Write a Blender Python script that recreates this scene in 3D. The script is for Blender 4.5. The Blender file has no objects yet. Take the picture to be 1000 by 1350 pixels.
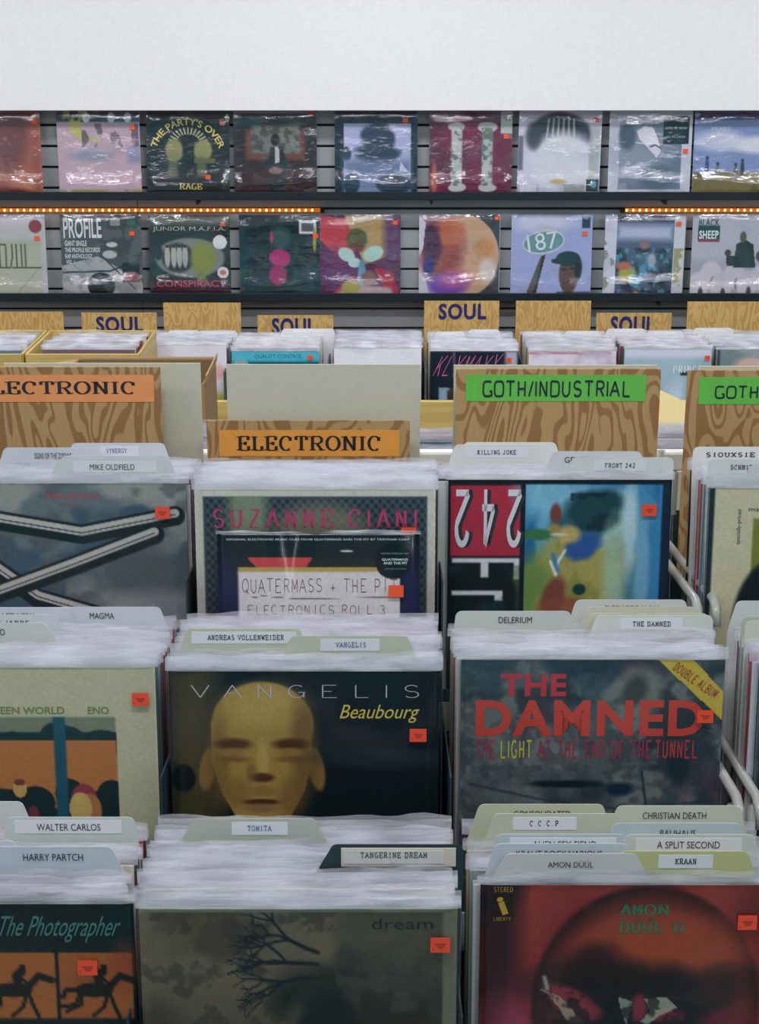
import bpy, math, random
import numpy as np
from mathutils import Vector, Matrix

sc = bpy.context.scene
R = math.radians
# ------------------------------------------------------------------ camera
CAM_Z, PITCH, FPX, CX, CY = 1.9, 20.0, 2000.0, 500.0, 748.0
cam_d = bpy.data.cameras.new('camera')
cam = bpy.data.objects.new('camera', cam_d)
sc.collection.objects.link(cam)
cam.location = (0, 0, CAM_Z)
cam.rotation_euler = (R(90 - PITCH), 0, 0)
cam_d.sensor_fit = 'HORIZONTAL'
cam_d.sensor_width = 36
cam_d.lens = FPX * 36 / 1000
cam_d.shift_y = (CY - 675) / 1000
cam_d.clip_start = 0.05
sc.camera = cam
# ------------------------------------------------------------------ world, exposure
w = bpy.data.worlds.new('world'); sc.world = w; w.use_nodes = True
w.node_tree.nodes['Background'].inputs[0].default_value = (0.32, 0.74, 0.84, 1)
w.node_tree.nodes['Background'].inputs[1].default_value = 0.35
sc.view_settings.view_transform = 'Standard'
sc.view_settings.look = 'None'
sc.view_settings.gamma = 1
sc.view_settings.use_curve_mapping = False
sc.view_settings.exposure = 0.0
sc.cycles.transparent_max_bounces = 32
# ------------------------------------------------------------------ lamps of the shop ceiling (fixtures are built further down)
LAMPS = [(x, y) for y in (-1.3, 1.0, 3.1, 4.5) for x in (-2.2, 0.0, 2.2)]
CEIL = 3.05
for (lx, ly) in LAMPS:
    l = bpy.data.lights.new('fluorescent_light', 'AREA')
    l.shape = 'RECTANGLE'; l.size = 1.2; l.size_y = 0.3
    l.energy = 24 if ly > 4 else (17 if ly > 0 else 11); l.color = (0.95, 0.96, 1.0)
    o = bpy.data.objects.new('fluorescent_light', l); sc.collection.objects.link(o)
    o.location = (lx, ly, CEIL - 0.085)

# ------------------------------------------------------------------ helpers
rnd = random.Random(7)
GAIN = 1.25
def lin(c):
    c = np.asarray(c, float) / 255.0
    return np.where(c <= 0.04045, c / 12.92, ((c + 0.055) / 1.055) ** 2.4)
def alb(c):
    return np.clip(lin(c) * GAIN + 0.003, 0, 0.88)

MATS = {}
def mat(col, rough=0.5, metal=0, coat=0.0, emit=0, bump=0, bscale=60, vary=0.06):
    key = (tuple(col), rough, metal, coat, emit, bump, bscale)
    if key in MATS: return MATS[key]
    m = bpy.data.materials.new('surface'); m.use_nodes = True
    nt = m.node_tree; b = nt.nodes['Principled BSDF']
    a = tuple(float(x) for x in alb(col))
    b.inputs['Roughness'].default_value = rough
    b.inputs['Metallic'].default_value = metal
    b.inputs['Coat Weight'].default_value = coat
    b.inputs['Coat Roughness'].default_value = 0.12
    if emit:
        e = tuple(float(x) for x in lin(col))
        b.inputs['Emission Color'].default_value = (*e, 1)
        b.inputs['Emission Strength'].default_value = emit
    tc = nt.nodes.new('ShaderNodeTexCoord'); n = nt.nodes.new('ShaderNodeTexNoise')
    n.inputs['Scale'].default_value = bscale; n.inputs['Detail'].default_value = 4
    nt.links.new(tc.outputs['Object'], n.inputs['Vector'])
    mx = nt.nodes.new('ShaderNodeMix'); mx.data_type = 'RGBA'
    mx.inputs[6].default_value = (*[x * (1 - vary) for x in a], 1)
    mx.inputs[7].default_value = (*[min(1, x * (1 + vary)) for x in a], 1)
    nt.links.new(n.outputs['Fac'], mx.inputs[0]); nt.links.new(mx.outputs[2], b.inputs['Base Color'])
    if bump:
        bp = nt.nodes.new('ShaderNodeBump'); bp.inputs['Strength'].default_value = bump
        bp.inputs['Distance'].default_value = 0.003
        nt.links.new(n.outputs['Fac'], bp.inputs['Height']); nt.links.new(bp.outputs[0], b.inputs['Normal'])
    MATS[key] = m
    return m

def print_mat():
    m = bpy.data.materials.new('printed_card'); m.use_nodes = True
    nt = m.node_tree; b = nt.nodes['Principled BSDF']
    at_ = nt.nodes.new('ShaderNodeAttribute'); at_.attribute_name = 'Col'
    tc = nt.nodes.new('ShaderNodeTexCoord'); n = nt.nodes.new('ShaderNodeTexNoise')
    n.inputs['Scale'].default_value = 260; n.inputs['Detail'].default_value = 3
    nt.links.new(tc.outputs['Object'], n.inputs['Vector'])
    r = nt.nodes.new('ShaderNodeMapRange'); r.inputs[3].default_value = 0.82; r.inputs[4].default_value = 1.18
    nt.links.new(n.outputs['Fac'], r.inputs[0])
    mu = nt.nodes.new('ShaderNodeVectorMath'); mu.operation = 'SCALE'
    nt.links.new(at_.outputs['Color'], mu.inputs[0]); nt.links.new(r.outputs[0], mu.inputs['Scale'])
    nt.links.new(mu.outputs[0], b.inputs['Base Color'])
    b.inputs['Roughness'].default_value = 0.5
    b.inputs['Specular IOR Level'].default_value = 0.12
    return m
PRINT = print_mat()

def film_mat(name, base_a, edge_a, rough, col=(0.80, 0.79, 0.86), bump=0.4, scale=30, stretch=(1, 1, 1), streak=0.0, spec=0.5, metal=False):
    """clear plastic film: part see-through, part milky / glossy, crinkled"""
    m = bpy.data.materials.new(name); m.use_nodes = True
    nt = m.node_tree; nt.nodes.remove(nt.nodes['Principled BSDF'])
    out = nt.nodes['Material Output']
    tr = nt.nodes.new('ShaderNodeBsdfTransparent'); tr.inputs[0].default_value = (0.97, 0.985, 0.99, 1)
    b = nt.nodes.new('ShaderNodeBsdfPrincipled')
    b.inputs['Base Color'].default_value = (*col, 1); b.inputs['Roughness'].default_value = rough
    b.inputs['Specular IOR Level'].default_value = spec
    if metal:                                   # glossy film: only the mirror share of the light comes back
        b = nt.nodes.new('ShaderNodeBsdfGlossy'); b.inputs['Roughness'].default_value = rough; b.inputs['Color'].default_value = (0.9, 0.9, 0.95, 1)
    tc = nt.nodes.new('ShaderNodeTexCoord'); mp = nt.nodes.new('ShaderNodeMapping')
    mp.inputs['Scale'].default_value = stretch
    n = nt.nodes.new('ShaderNodeTexNoise'); n.inputs['Scale'].default_value = scale; n.inputs['Detail'].default_value = 3
    oi = nt.nodes.new('ShaderNodeObjectInfo'); ad = nt.nodes.new('ShaderNodeVectorMath')
    sm = nt.nodes.new('ShaderNodeMath'); sm.operation = 'MULTIPLY'; sm.inputs[1].default_value = 37
    nt.links.new(oi.outputs['Random'], sm.inputs[0])
    nt.links.new(tc.outputs['Object'], mp.inputs[0]); nt.links.new(mp.outputs[0], ad.inputs[0])
    nt.links.new(sm.outputs[0], ad.inputs[1]); nt.links.new(ad.outputs[0], n.inputs['Vector'])
    bp = nt.nodes.new('ShaderNodeBump'); bp.inputs['Strength'].default_value = bump; bp.inputs['Distance'].default_value = 0.006
    nt.links.new(n.outputs['Fac'], bp.inputs['Height']); nt.links.new(bp.outputs[0], b.inputs['Normal'])
    lw = nt.nodes.new('ShaderNodeLayerWeight'); lw.inputs[0].default_value = 0.35
    mr = nt.nodes.new('ShaderNodeMapRange')
    mr.inputs[3].default_value = base_a; mr.inputs[4].default_value = edge_a
    nt.links.new(lw.outputs['Facing'], mr.inputs[0])
    st = nt.nodes.new('ShaderNodeMapRange'); st.inputs[1].default_value = 0.52; st.inputs[2].default_value = 0.72
    st.inputs[3].default_value = 0; st.inputs[4].default_value = streak
    nt.links.new(n.outputs['Fac'], st.inputs[0])
    sa = nt.nodes.new('ShaderNodeMath'); sa.operation = 'ADD'; sa.use_clamp = True
    nt.links.new(mr.outputs[0], sa.inputs[0]); nt.links.new(st.outputs[0], sa.inputs[1])
    mix = nt.nodes.new('ShaderNodeMixShader')
    nt.links.new(sa.outputs[0], mix.inputs[0])
    nt.links.new(tr.outputs[0], mix.inputs[1]); nt.links.new(b.outputs[0], mix.inputs[2])
    nt.links.new(mix.outputs[0], out.inputs['Surface'])
    return m
FILM = film_mat('clear_film', 0.016, 0.25, 0.15, bump=0.3, scale=10, streak=0.015, metal=True)
FLAP = film_mat('crinkled_film', 0.33, 0.85, 0.3, bump=0.6, scale=13, stretch=(1, 1, 5), streak=0.35)
WRAP = film_mat('shrink_film', 0.12, 0.5, 0.12, bump=0.7, scale=9, stretch=(1, 1, 1.8), streak=0.12, spec=1.0, col=(0.03, 0.04, 0.05), metal=True)

def wood_mat(name, ca, cb, sx, sz, rings):
    m = bpy.data.materials.new(name); m.use_nodes = True
    nt = m.node_tree; b = nt.nodes['Principled BSDF']; b.inputs['Roughness'].default_value = 0.45
    tc = nt.nodes.new('ShaderNodeTexCoord'); mp = nt.nodes.new('ShaderNodeMapping')
    mp.inputs['Scale'].default_value = (sx, 1, sz)
    oi = nt.nodes.new('ShaderNodeObjectInfo'); ad = nt.nodes.new('ShaderNodeVectorMath')
    sm = nt.nodes.new('ShaderNodeMath'); sm.operation = 'MULTIPLY'; sm.inputs[1].default_value = 19
    nt.links.new(oi.outputs['Random'], sm.inputs[0])
    nt.links.new(tc.outputs['Object'], mp.inputs[0]); nt.links.new(mp.outputs[0], ad.inputs[0]); nt.links.new(sm.outputs[0], ad.inputs[1])
    n = nt.nodes.new('ShaderNodeTexNoise'); n.inputs['Scale'].default_value = 1; n.inputs['Detail'].default_value = 1.5; n.inputs['Distortion'].default_value = 0.6
    nt.links.new(ad.outputs[0], n.inputs['Vector'])
    mu = nt.nodes.new('ShaderNodeMath'); mu.operation = 'MULTIPLY'; mu.inputs[1].default_value = rings
    si = nt.nodes.new('ShaderNodeMath'); si.operation = 'SINE'
    nt.links.new(n.outputs['Fac'], mu.inputs[0]); nt.links.new(mu.outputs[0], si.inputs[0])
    cr = nt.nodes.new('ShaderNodeValToRGB')
    cr.color_ramp.elements[0].position = 0.3; cr.color_ramp.elements[0].color = (*[float(x) for x in alb(ca)], 1)
    cr.color_ramp.elements[1].position = 0.5; cr.color_ramp.elements[1].color = (*[float(x) for x in alb(cb)], 1)
    ha = nt.nodes.new('ShaderNodeMapRange'); ha.inputs[1].default_value = -1
    nt.links.new(si.outputs[0], ha.inputs[0]); nt.links.new(ha.outputs[0], cr.inputs[0])
    n2 = nt.nodes.new('ShaderNodeTexNoise'); n2.inputs['Scale'].default_value = 1
    m2 = nt.nodes.new('ShaderNodeMapping'); m2.inputs['Scale'].default_value = (500, 1, 40)
    nt.links.new(tc.outputs['Object'], m2.inputs[0]); nt.links.new(m2.outputs[0], n2.inputs['Vector'])
    mr = nt.nodes.new('ShaderNodeMapRange'); mr.inputs[3].default_value = 0.85; mr.inputs[4].default_value = 1.15
    nt.links.new(n2.outputs['Fac'], mr.inputs[0])
    vs = nt.nodes.new('ShaderNodeVectorMath'); vs.operation = 'SCALE'
    nt.links.new(cr.outputs[0], vs.inputs[0]); nt.links.new(mr.outputs[0], vs.inputs['Scale'])
    nt.links.new(vs.outputs[0], b.inputs['Base Color'])
    return m
WOOD = wood_mat('plywood_print', (140, 100, 60), (168, 136, 90), 17, 6.5, 62)
WOODL = wood_mat('pale_plywood_print', (172, 136, 76), (190, 156, 94), 30, 8, 40)
YWOOD = wood_mat('yellow_wood', (176, 150, 84), (186, 160, 92), 3, 30, 14)

col = sc.collection
def link(o, parent=None):
    col.objects.link(o)
    if parent is not None: o.parent = parent
    return o
def mesh(verts, faces, mats, idx=None, smooth=False, name='mesh'):
    me = bpy.data.meshes.new(name); me.from_pydata([tuple(v) for v in verts], [], faces)
    for m in (mats if isinstance(mats, (list, tuple)) else [mats]): me.materials.append(m)
    if idx is not None: me.polygons.foreach_set('material_index', idx)
    if smooth: me.polygons.foreach_set('use_smooth', [True] * len(me.polygons))
    me.update(); return me
def ob(name, me, parent=None, loc=(0, 0, 0), rot=(0, 0, 0)):
    o = bpy.data.objects.new(name, me); link(o, parent); o.location = loc; o.rotation_euler = rot; return o
def tag(o, label, cat, group=None):
    o['label'] = label; o['category'] = cat
    if group: o['group'] = group
    return o
def thing(name, label, cat, loc, rot=(0, 0, 0), group=None):
    return tag(ob(name, None, None, loc, rot), label, cat, group)
def structure(o): o['kind'] = 'structure'; return o
def boxg(x0, x1, y0, y1, z0, z1, bev=0.0):
    if bev <= 0:
        v = [(x, y, z) for z in (z0, z1) for y in (y0, y1) for x in (x0, x1)]
        f = [(0, 2, 3, 1), (4, 5, 7, 6), (0, 1, 5, 4), (2, 6, 7, 3), (0, 4, 6, 2), (1, 3, 7, 5)]
        return v, f
    b = bev
    v = []
    for z, ins in ((z0, b), (z0 + b, 0), (z1 - b, 0), (z1, b)):
        v += [(x0 + ins + (b if 0 else 0), y0 + ins, z), (x1 - ins, y0 + ins, z), (x1 - ins, y1 - ins, z), (x0 + ins, y1 - ins, z)]
    f = [(3, 2, 1, 0), (12, 13, 14, 15)]
    for k in range(3):
        for j in range(4):
            a = 4 * k + j; c = 4 * k + (j + 1) % 4
            f.append((a, c, c + 4, a + 4))
    return v, f
class MB:
    def __init__(s): s.v = []; s.f = []; s.i = []
    def add(s, vf, mi=0):
        n = len(s.v); s.v += list(vf[0]); s.f += [tuple(a + n for a in f) for f in vf[1]]; s.i += [mi] * len(vf[1]); return s
    def box(s, *a, mi=0, bev=0): return s.add(boxg(*a, bev=bev), mi)
    def mesh(s, mats, smooth=False): return mesh(s.v, s.f, mats, s.i, smooth)
def tube(pts, r, n=8, cap=True):
    v = []; f = []
    P = [Vector(p) for p in pts]
    for i, p in enumerate(P):
        d = (P[min(i + 1, len(P) - 1)] - P[max(i - 1, 0)]).normalized()
        a = d.cross(Vector((0.13, 0.3, 1))).normalized(); b2 = d.cross(a)
        for k in range(n):
            t = 2 * math.pi * k / n
            v.append(tuple(p + a * (r * math.cos(t)) + b2 * (r * math.sin(t))))
    for i in range(len(P) - 1):
        for k in range(n):
            a = i * n + k; b3 = i * n + (k + 1) % n
            f.append((a, b3, b3 + n, a + n))
    if cap: f.append(tuple(range(n - 1, -1, -1))); f.append(tuple(range((len(P) - 1) * n, len(P) * n)))
    return v, f

def at(px, py, D):
    """room X and Z of the sight line through a photo point on the upright plane Y = D"""
    el = math.atan((CY - py) / FPX) - R(PITCH)
    H = D * math.tan(el)
    Z = D * math.cos(R(PITCH)) - H * math.sin(R(PITCH))
    return (px - CX) * Z / FPX, CAM_Z + H
def py_of(Y, z):
    H = z - CAM_Z; p = R(PITCH)
    Zc = Y * math.cos(p) - H * math.sin(p); Yc = H * math.cos(p) + Y * math.sin(p)
    return CY - FPX * Yc / Zc, Zc

# ------------------------------------------------------------------ lettering
def E(cx, cy, rx, ry, a0, a1, n=12):
    return [(cx + rx * math.cos(R(a0 + (a1 - a0) * k / n)), cy + ry * math.sin(R(a0 + (a1 - a0) * k / n))) for k in range(n + 1)]
GL = {  # strokes, serif feet
 'A': ([[(0, 0), (.5, 1)], [(.5, 1), (1, 0)], [(.2, .36), (.8, .36)]], [(0, 0), (1, 0)]),
 'B': ([[(.15, 0), (.15, 1)], [(.15, 1)] + E(.55, .76, .33, .24, 90, -90) + [(.15, .52)], E(.58, .26, .38, .26, 90, -90) + [(.15, 0)]], [(.1, 0), (.1, 1)]),
 'C': ([E(.5, .5, .46, .5, 50, 310, 18), [(.85, .95), (.85, .68)]], []),
 'D': ([[(.15, 0), (.15, 1)], [(.15, 1)] + E(.45, .5, .5, .5, 90, -90, 14) + [(.15, 0)]], [(.1, 0), (.1, 1)]),
 'E': ([[(.15, 0), (.15, 1)], [(.15, 1), (.92, 1)], [(.15, .5), (.65, .5)], [(.15, 0), (.95, 0)], [(.92, 1), (.92, .74)], [(.95, 0), (.95, .3)], [(.65, .62), (.65, .38)]], [(.1, 0), (.1, 1)]),
 'F': ([[(.15, 0), (.15, 1)], [(.15, 1), (.92, 1)], [(.15, .5), (.65, .5)], [(.92, 1), (.92, .74)]], [(.15, 0), (.1, 1)]),
 'G': ([E(.5, .5, .46, .5, 50, 330, 18), [(.9, 0), (.9, .42)], [(.6, .42), (1, .42)]], []),
 'H': ([[(.15, 0), (.15, 1)], [(.85, 0), (.85, 1)], [(.15, .5), (.85, .5)]], [(.15, 0), (.15, 1), (.85, 0), (.85, 1)]),
 'I': ([[(.5, 0), (.5, 1)]], [(.5, 0), (.5, 1)]),
 'J': ([[(.65, 1), (.65, .3)] + E(.38, .28, .27, .28, 0, -180, 8)], [(.65, 1)]),
 'K': ([[(.15, 0), (.15, 1)], [(.85, 1), (.18, .4)], [(.4, .6), (.9, 0)]], [(.15, 0), (.15, 1), (.9, 0), (.85, 1)]),
 'L': ([[(.2, 0), (.2, 1)], [(.2, 0), (.92, 0)], [(.92, 0), (.92, .3)]], [(.15, 0), (.2, 1)]),
 'M': ([[(.1, 0), (.1, 1)], [(.1, 1), (.5, .25)], [(.5, .25), (.9, 1)], [(.9, 1), (.9, 0)]], [(.1, 0), (.9, 0)]),
 'N': ([[(.15, 0), (.15, 1)], [(.15, 1), (.85, 0)], [(.85, 0), (.85, 1)]], [(.15, 0), (.1, 1), (.85, 1)]),
 'O': ([E(.5, .5, .47, .5, 0, 360, 24)], []),
 'P': ([[(.15, 0), (.15, 1)], [(.15, 1)] + E(.55, .73, .36, .27, 90, -90) + [(.15, .46)]], [(.15, 0), (.1, 1)]),
 'Q': ([E(.5, .5, .47, .5, 0, 360, 24), [(.55, .25), (.95, -.12)]], []),
 'R': ([[(.15, 0), (.15, 1)], [(.15, 1)] + E(.55, .75, .34, .25, 90, -90) + [(.15, .5)], [(.5, .5), (.9, 0)]], [(.15, 0), (.1, 1), (.9, 0)]),
 'S': ([E(.5, .74, .36, .26, 30, 270, 12)[:] + E(.5, .25, .38, .25, 90, -150, 12)], []),
 'T': ([[(.5, 0), (.5, 1)], [(.05, 1), (.95, 1)], [(.05, 1), (.05, .74)], [(.95, 1), (.95, .74)]], [(.5, 0)]),
 'U': ([[(.13, 1), (.13, .35)] + E(.5, .35, .37, .35, 180, 360, 10) + [(.87, 1)]], [(.13, 1), (.87, 1)]),
 'V': ([[(0, 1), (.5, 0)], [(.5, 0), (1, 1)]], [(0, 1), (1, 1)]),
 'W': ([[(0, 1), (.25, 0)], [(.25, 0), (.5, .8)], [(.5, .8), (.75, 0)], [(.75, 0), (1, 1)]], [(0, 1), (1, 1)]),
 'X': ([[(.08, 1), (.92, 0)], [(.92, 1), (.08, 0)]], [(.08, 1), (.92, 1), (.08, 0), (.92, 0)]),
 'Y': ([[(.05, 1), (.5, .5)], [(.95, 1), (.5, .5)], [(.5, .5), (.5, 0)]], [(.05, 1), (.95, 1), (.5, 0)]),
 'Z': ([[(.1, 1), (.9, 1)], [(.9, 1), (.1, 0)], [(.1, 0), (.9, 0)]], []),
 '.': ([[(.5, 0), (.5, .1)]], []), '/': ([[(.1, 0), (.9, 1)]], []), '&': ([[(.5, .1), (.5, .7)], [(.2, .4), (.8, .4)]], []),
 '2': ([E(.5, .7, .36, .3, 170, -20, 10) + [(.1, 0)], [(.1, 0), (.9, 0)]], []),
 '3': ([E(.45, .75, .35, .25, 150, -90, 10), E(.45, .26, .4, .26, 90, -150, 10)], []),
 '4': ([[(.7, 0), (.7, 1)], [(.7, 1), (.05, .33)], [(.05, .33), (.95, .33)]], [(.7, 0)]),
}
def stroke_text(s, thick, thin, slab, wmap=None, gap=.28, jitter=0, seed=1, euro=False):
    r = random.Random(seed); v = []; f = []; x = 0
    def rib(pts):
        n = len(v)
        P = [Vector((p[0], p[1])) for p in pts]
        if len(P) < 2: return
        closed = (P[0] - P[-1]).length < 1e-4 and len(P) > 3
        for i, p in enumerate(P):
            a = P[i - 1] if i else (P[-2] if closed else P[0]); b = P[i + 1] if i < len(P) - 1 else (P[1] if closed else P[-1])
            d = b - a
            if d.length < 1e-6: d = Vector((1, 0))
            d.normalize(); nn = Vector((-d.y, d.x))
            wd = (thin + (thick - thin) * abs(d.y) ** 1.2) / 2
            v.append((p.x + nn.x * wd, p.y + nn.y * wd, 0)); v.append((p.x - nn.x * wd, p.y - nn.y * wd, 0))
        for i in range(len(P) - 1):
            a = n + 2 * i; f.append((a, a + 1, a + 3, a + 2))
    for ch in s:
        if ch == ' ': x += .75; continue
        g = GL.get(ch.upper())
        if not g: x += .5; continue
        wd = (wmap or {}).get(ch, .86)
        jx = r.uniform(-jitter, jitter); jy = r.uniform(-jitter, jitter)
        for st in g[0]:
            if not slab and ch.upper() in 'CEFLT' and len(st) == 2 and st[0][0] == st[1][0] and abs(st[0][1] - st[1][1]) < .35: continue
            if euro and ch.upper() in 'OGCDQ': st = [(.5 + .5 * math.copysign(abs(2 * (p[0] - .5)) ** .55, p[0] - .5), .5 + .5 * math.copysign(abs(2 * (p[1] - .5)) ** .6, p[1] - .5)) for p in st]
            rib([(x + jx + p[0] * wd, p[1] + jy + (r.uniform(-jitter, jitter) * .5 if jitter else 0)) for p in st])
        if slab:
            for (a, b) in g[1]:
                rib([(x + a * wd - slab, b + (thin / 2 if b < .5 else -thin / 2)), (x + a * wd + slab, b + (thin / 2 if b < .5 else -thin / 2))])
        x += wd + gap
    return v, f
_tc = {}
def font_text(s, bold=0, space=1.0):
    k = (s, bold, space)
    if k in _tc: return _tc[k]
    c = bpy.data.curves.new('t', 'FONT'); c.body = s; c.resolution_u = 3; c.offset = bold; c.space_character = space
    o = bpy.data.objects.new('t', c)
    me = bpy.data.meshes.new_from_object(o)
    v = [tuple(p.co) for p in me.vertices]; f = [tuple(p.vertices) for p in me.polygons]
    bpy.data.objects.remove(o); bpy.data.curves.remove(c); bpy.data.meshes.remove(me)
    _tc[k] = (v, f); return v, f
def letters(s, style, x0, x1, z0, z1, colr, parent, y=0.0, y0=0.0, name='lettering', arc=0.0, shear=0.0, mirror=False, rough=.5, flip=False, tilt=0):
    if style == 'serif': v, f = stroke_text(s, .24, .07, .24, {'I': .42, 'E': .8, 'L': .78, 'O': 1.0, 'C': .92, 'N': 1.0, 'T': .9, 'R': .95}, .26)
    elif style == 'euro': v, f = stroke_text(s, .21, .16, 0, dict({c: 1.15 for c in 'GOTHNDUSRAL'}, I=.15, **{'/': .6}), .27, 0, 1, True)
    elif style == 'type': v, f = stroke_text(s, .19, .17, .2, {'I': .7}, .38)
    elif style == 'deco': v, f = stroke_text(s, .2, .06, .12, {'I': .3}, .5)
    elif style == 'hand': v, f = stroke_text(s, .07, .06, 0, None, .25, .05, len(s))
    elif style == 'thin': v, f = stroke_text(s, .06, .05, 0, {'I': .2}, .7)
    elif style == 'cond': v, f = stroke_text(s, .2, .13, 0, {'I': .3}, .3)
    elif style == 'bold': v, f = font_text(s, .02)
    elif style == 'heavy': v, f = font_text(s, .034, 1.1)
    elif style == 'semi': v, f = font_text(s, 0.0)
    else: v, f = font_text(s, 0.0)
    if not v: return None
    xs = [p[0] for p in v]; ys = [p[1] for p in v]
    ax, bx, ay, by = min(xs), max(xs), min(ys), max(ys)
    out = []
    for p in v:
        u = (p[0] - ax) / max(1e-6, bx - ax); q = (p[1] - ay) / max(1e-6, by - ay)
        if mirror: u = 1 - u
        if flip: q = 1 - q
        X = x0 + u * (x1 - x0) + shear * (q - .5) * (z1 - z0); Z = z0 + q * (z1 - z0)
        if arc:
            cxm = (x0 + x1) / 2; t = (u - .5) * arc; Rr = (x1 - x0) / arc + q * (z1 - z0)
            X = cxm + Rr * math.sin(t); Z = z0 - (x1 - x0) / arc + Rr * math.cos(t)
        if tilt:
            cx2, cz2 = (x0 + x1) / 2, (z0 + z1) / 2; dx, dz = X - cx2, Z - cz2
            X = cx2 + dx * math.cos(tilt) - dz * math.sin(tilt); Z = cz2 + dx * math.sin(tilt) + dz * math.cos(tilt)
        out.append((X, 0, Z))
    return ob(name, mesh(out, f, mat(colr, rough)), parent, (0, y + y0, 0))

# ------------------------------------------------------------------ painting of printed covers (colour per vertex of a fine grid)
def vnoise(N, sx, sy, seed, octv=3):
    g = np.random.RandomState(seed); out = np.zeros((N + 1, N + 1)); amp = 1; tot = 0
    for o in range(octv):
        nx, ny = int(sx * 2 ** o) + 2, int(sy * 2 ** o) + 2
        a = g.rand(ny + 1, nx + 1)
        u = np.linspace(0, sx * 2 ** o, N + 1); v = np.linspace(0, sy * 2 ** o, N + 1)
        iu = np.minimum(u.astype(int), nx - 1); iv = np.minimum(v.astype(int), ny - 1)
        fu = u - iu; fv = v - iv; fu = fu * fu * (3 - 2 * fu); fv = fv * fv * (3 - 2 * fv)
        A = a[np.ix_(iv, iu)]; B = a[np.ix_(iv, iu + 1)]; C = a[np.ix_(iv + 1, iu)]; D = a[np.ix_(iv + 1, iu + 1)]
        FU, FV = np.meshgrid(fu, fv)
        out += amp * ((A * (1 - FU) + B * FU) * (1 - FV) + (C * (1 - FU) + D * FU) * FV)
        tot += amp; amp *= .5
    return out / tot
class Art:
    def __init__(s, N, base, edge=None):
        s.N = N; s.c = np.zeros((N + 1, N + 1, 3)) + np.array(base, float)
        s.U, s.V = np.meshgrid(np.linspace(0, 1, N + 1), np.linspace(0, 1, N + 1)); s.edge = edge or base
    def mixin(s, m, colr):
        m = np.clip(m, 0, 1)[..., None]; s.c = s.c * (1 - m) + np.array(colr, float) * m; return s
    def ell(s, cx, cy, rx, ry, colr, soft=.15, a=1.0, rot=0, nz=0, seed=1):
        x = s.U - cx; y = s.V - cy; c_, s_ = math.cos(rot), math.sin(rot)
        d = np.sqrt(((x * c_ + y * s_) / rx) ** 2 + ((-x * s_ + y * c_) / ry) ** 2)
        if nz: d = d + nz * (vnoise(s.N, 7, 7, seed) - .5)
        return s.mixin(a * np.clip((1 - d) / max(soft, 1e-3) + .5, 0, 1), colr)
    def rect(s, x0, y0, x1, y1, colr, soft=.004, a=1.0):
        m = np.minimum(np.minimum(s.U - x0, x1 - s.U), np.minimum(s.V - y0, y1 - s.V))
        return s.mixin(a * np.clip(m / max(soft, 1e-4) + .5, 0, 1), colr)
    def poly(s, pts, colr, a=1.0):
        ins = np.zeros(s.U.shape, bool); n = len(pts)
        for i in range(n):
            (xa, ya), (xb, yb) = pts[i], pts[(i + 1) % n]
            if ya == yb: continue
            ins ^= ((ya > s.V) != (yb > s.V)) & (s.U < (xb - xa) * (s.V - ya) / (yb - ya) + xa)
        return s.mixin(a * ins, colr)
    def line(s, pts, wd, colr, soft=.3, a=1.0):
        best = np.full(s.U.shape, 9.0)
        for (xa, ya), (xb, yb) in zip(pts[:-1], pts[1:]):
            dx, dy = xb - xa, yb - ya; L = max(dx * dx + dy * dy, 1e-9)
            t = np.clip(((s.U - xa) * dx + (s.V - ya) * dy) / L, 0, 1)
            best = np.minimum(best, np.hypot(s.U - xa - t * dx, s.V - ya - t * dy))
        return s.mixin(a * np.clip((wd / 2 - best) / (wd * soft) + .5, 0, 1), colr)
    def cloud(s, colr, sx, sy, seed, lo=.45, hi=.65, a=1.0, box=None, octv=4):
        m = np.clip((vnoise(s.N, sx, sy, seed, octv) - lo) / (hi - lo), 0, 1) * a
        if box: m = m * ((s.U >= box[0]) & (s.V >= box[1]) & (s.U <= box[2]) & (s.V <= box[3]))
        return s.mixin(m, colr)
def jacket_mesh(art, w_, h_, th=.004):
    N = art.N
    X = (art.U - .5) * w_; Z = (1 - art.V) * h_
    gv = np.stack([X, np.full(X.shape, -th / 2), Z], -1).reshape(-1, 3)
    idx = np.arange((N + 1) ** 2).reshape(N + 1, N + 1)
    a = idx[:-1, :-1].ravel(); b = idx[:-1, 1:].ravel(); c = idx[1:, 1:].ravel(); d = idx[1:, :-1].ravel()
    gf = np.stack([a, d, c, b], -1)
    bv, bf = boxg(-w_ / 2, w_ / 2, -th / 2, th / 2, 0, h_)
    bf = [f for k, f in enumerate(bf) if k != 2]
    n0 = len(gv)
    V = np.concatenate([gv, np.array(bv)]); me = bpy.data.meshes.new('jacket')
    F = gf.tolist() + [[i + n0 for i in f] for f in bf]
    me.from_pydata(V.tolist(), [], F); me.materials.append(PRINT)
    ca = me.color_attributes.new('Col', 'FLOAT_COLOR', 'POINT')
    C = np.ones((len(V), 4)); C[:n0, :3] = np.clip(lin(art.c * .86 + art.c.mean(-1, keepdims=True) * .14) ** 1.12 * 1.42, 0.002, .85).reshape(-1, 3); C[n0:, :3] = alb(art.edge)
    ca.data.foreach_set('color', C.astype(np.float32).ravel()); me.update()
    return me
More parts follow.
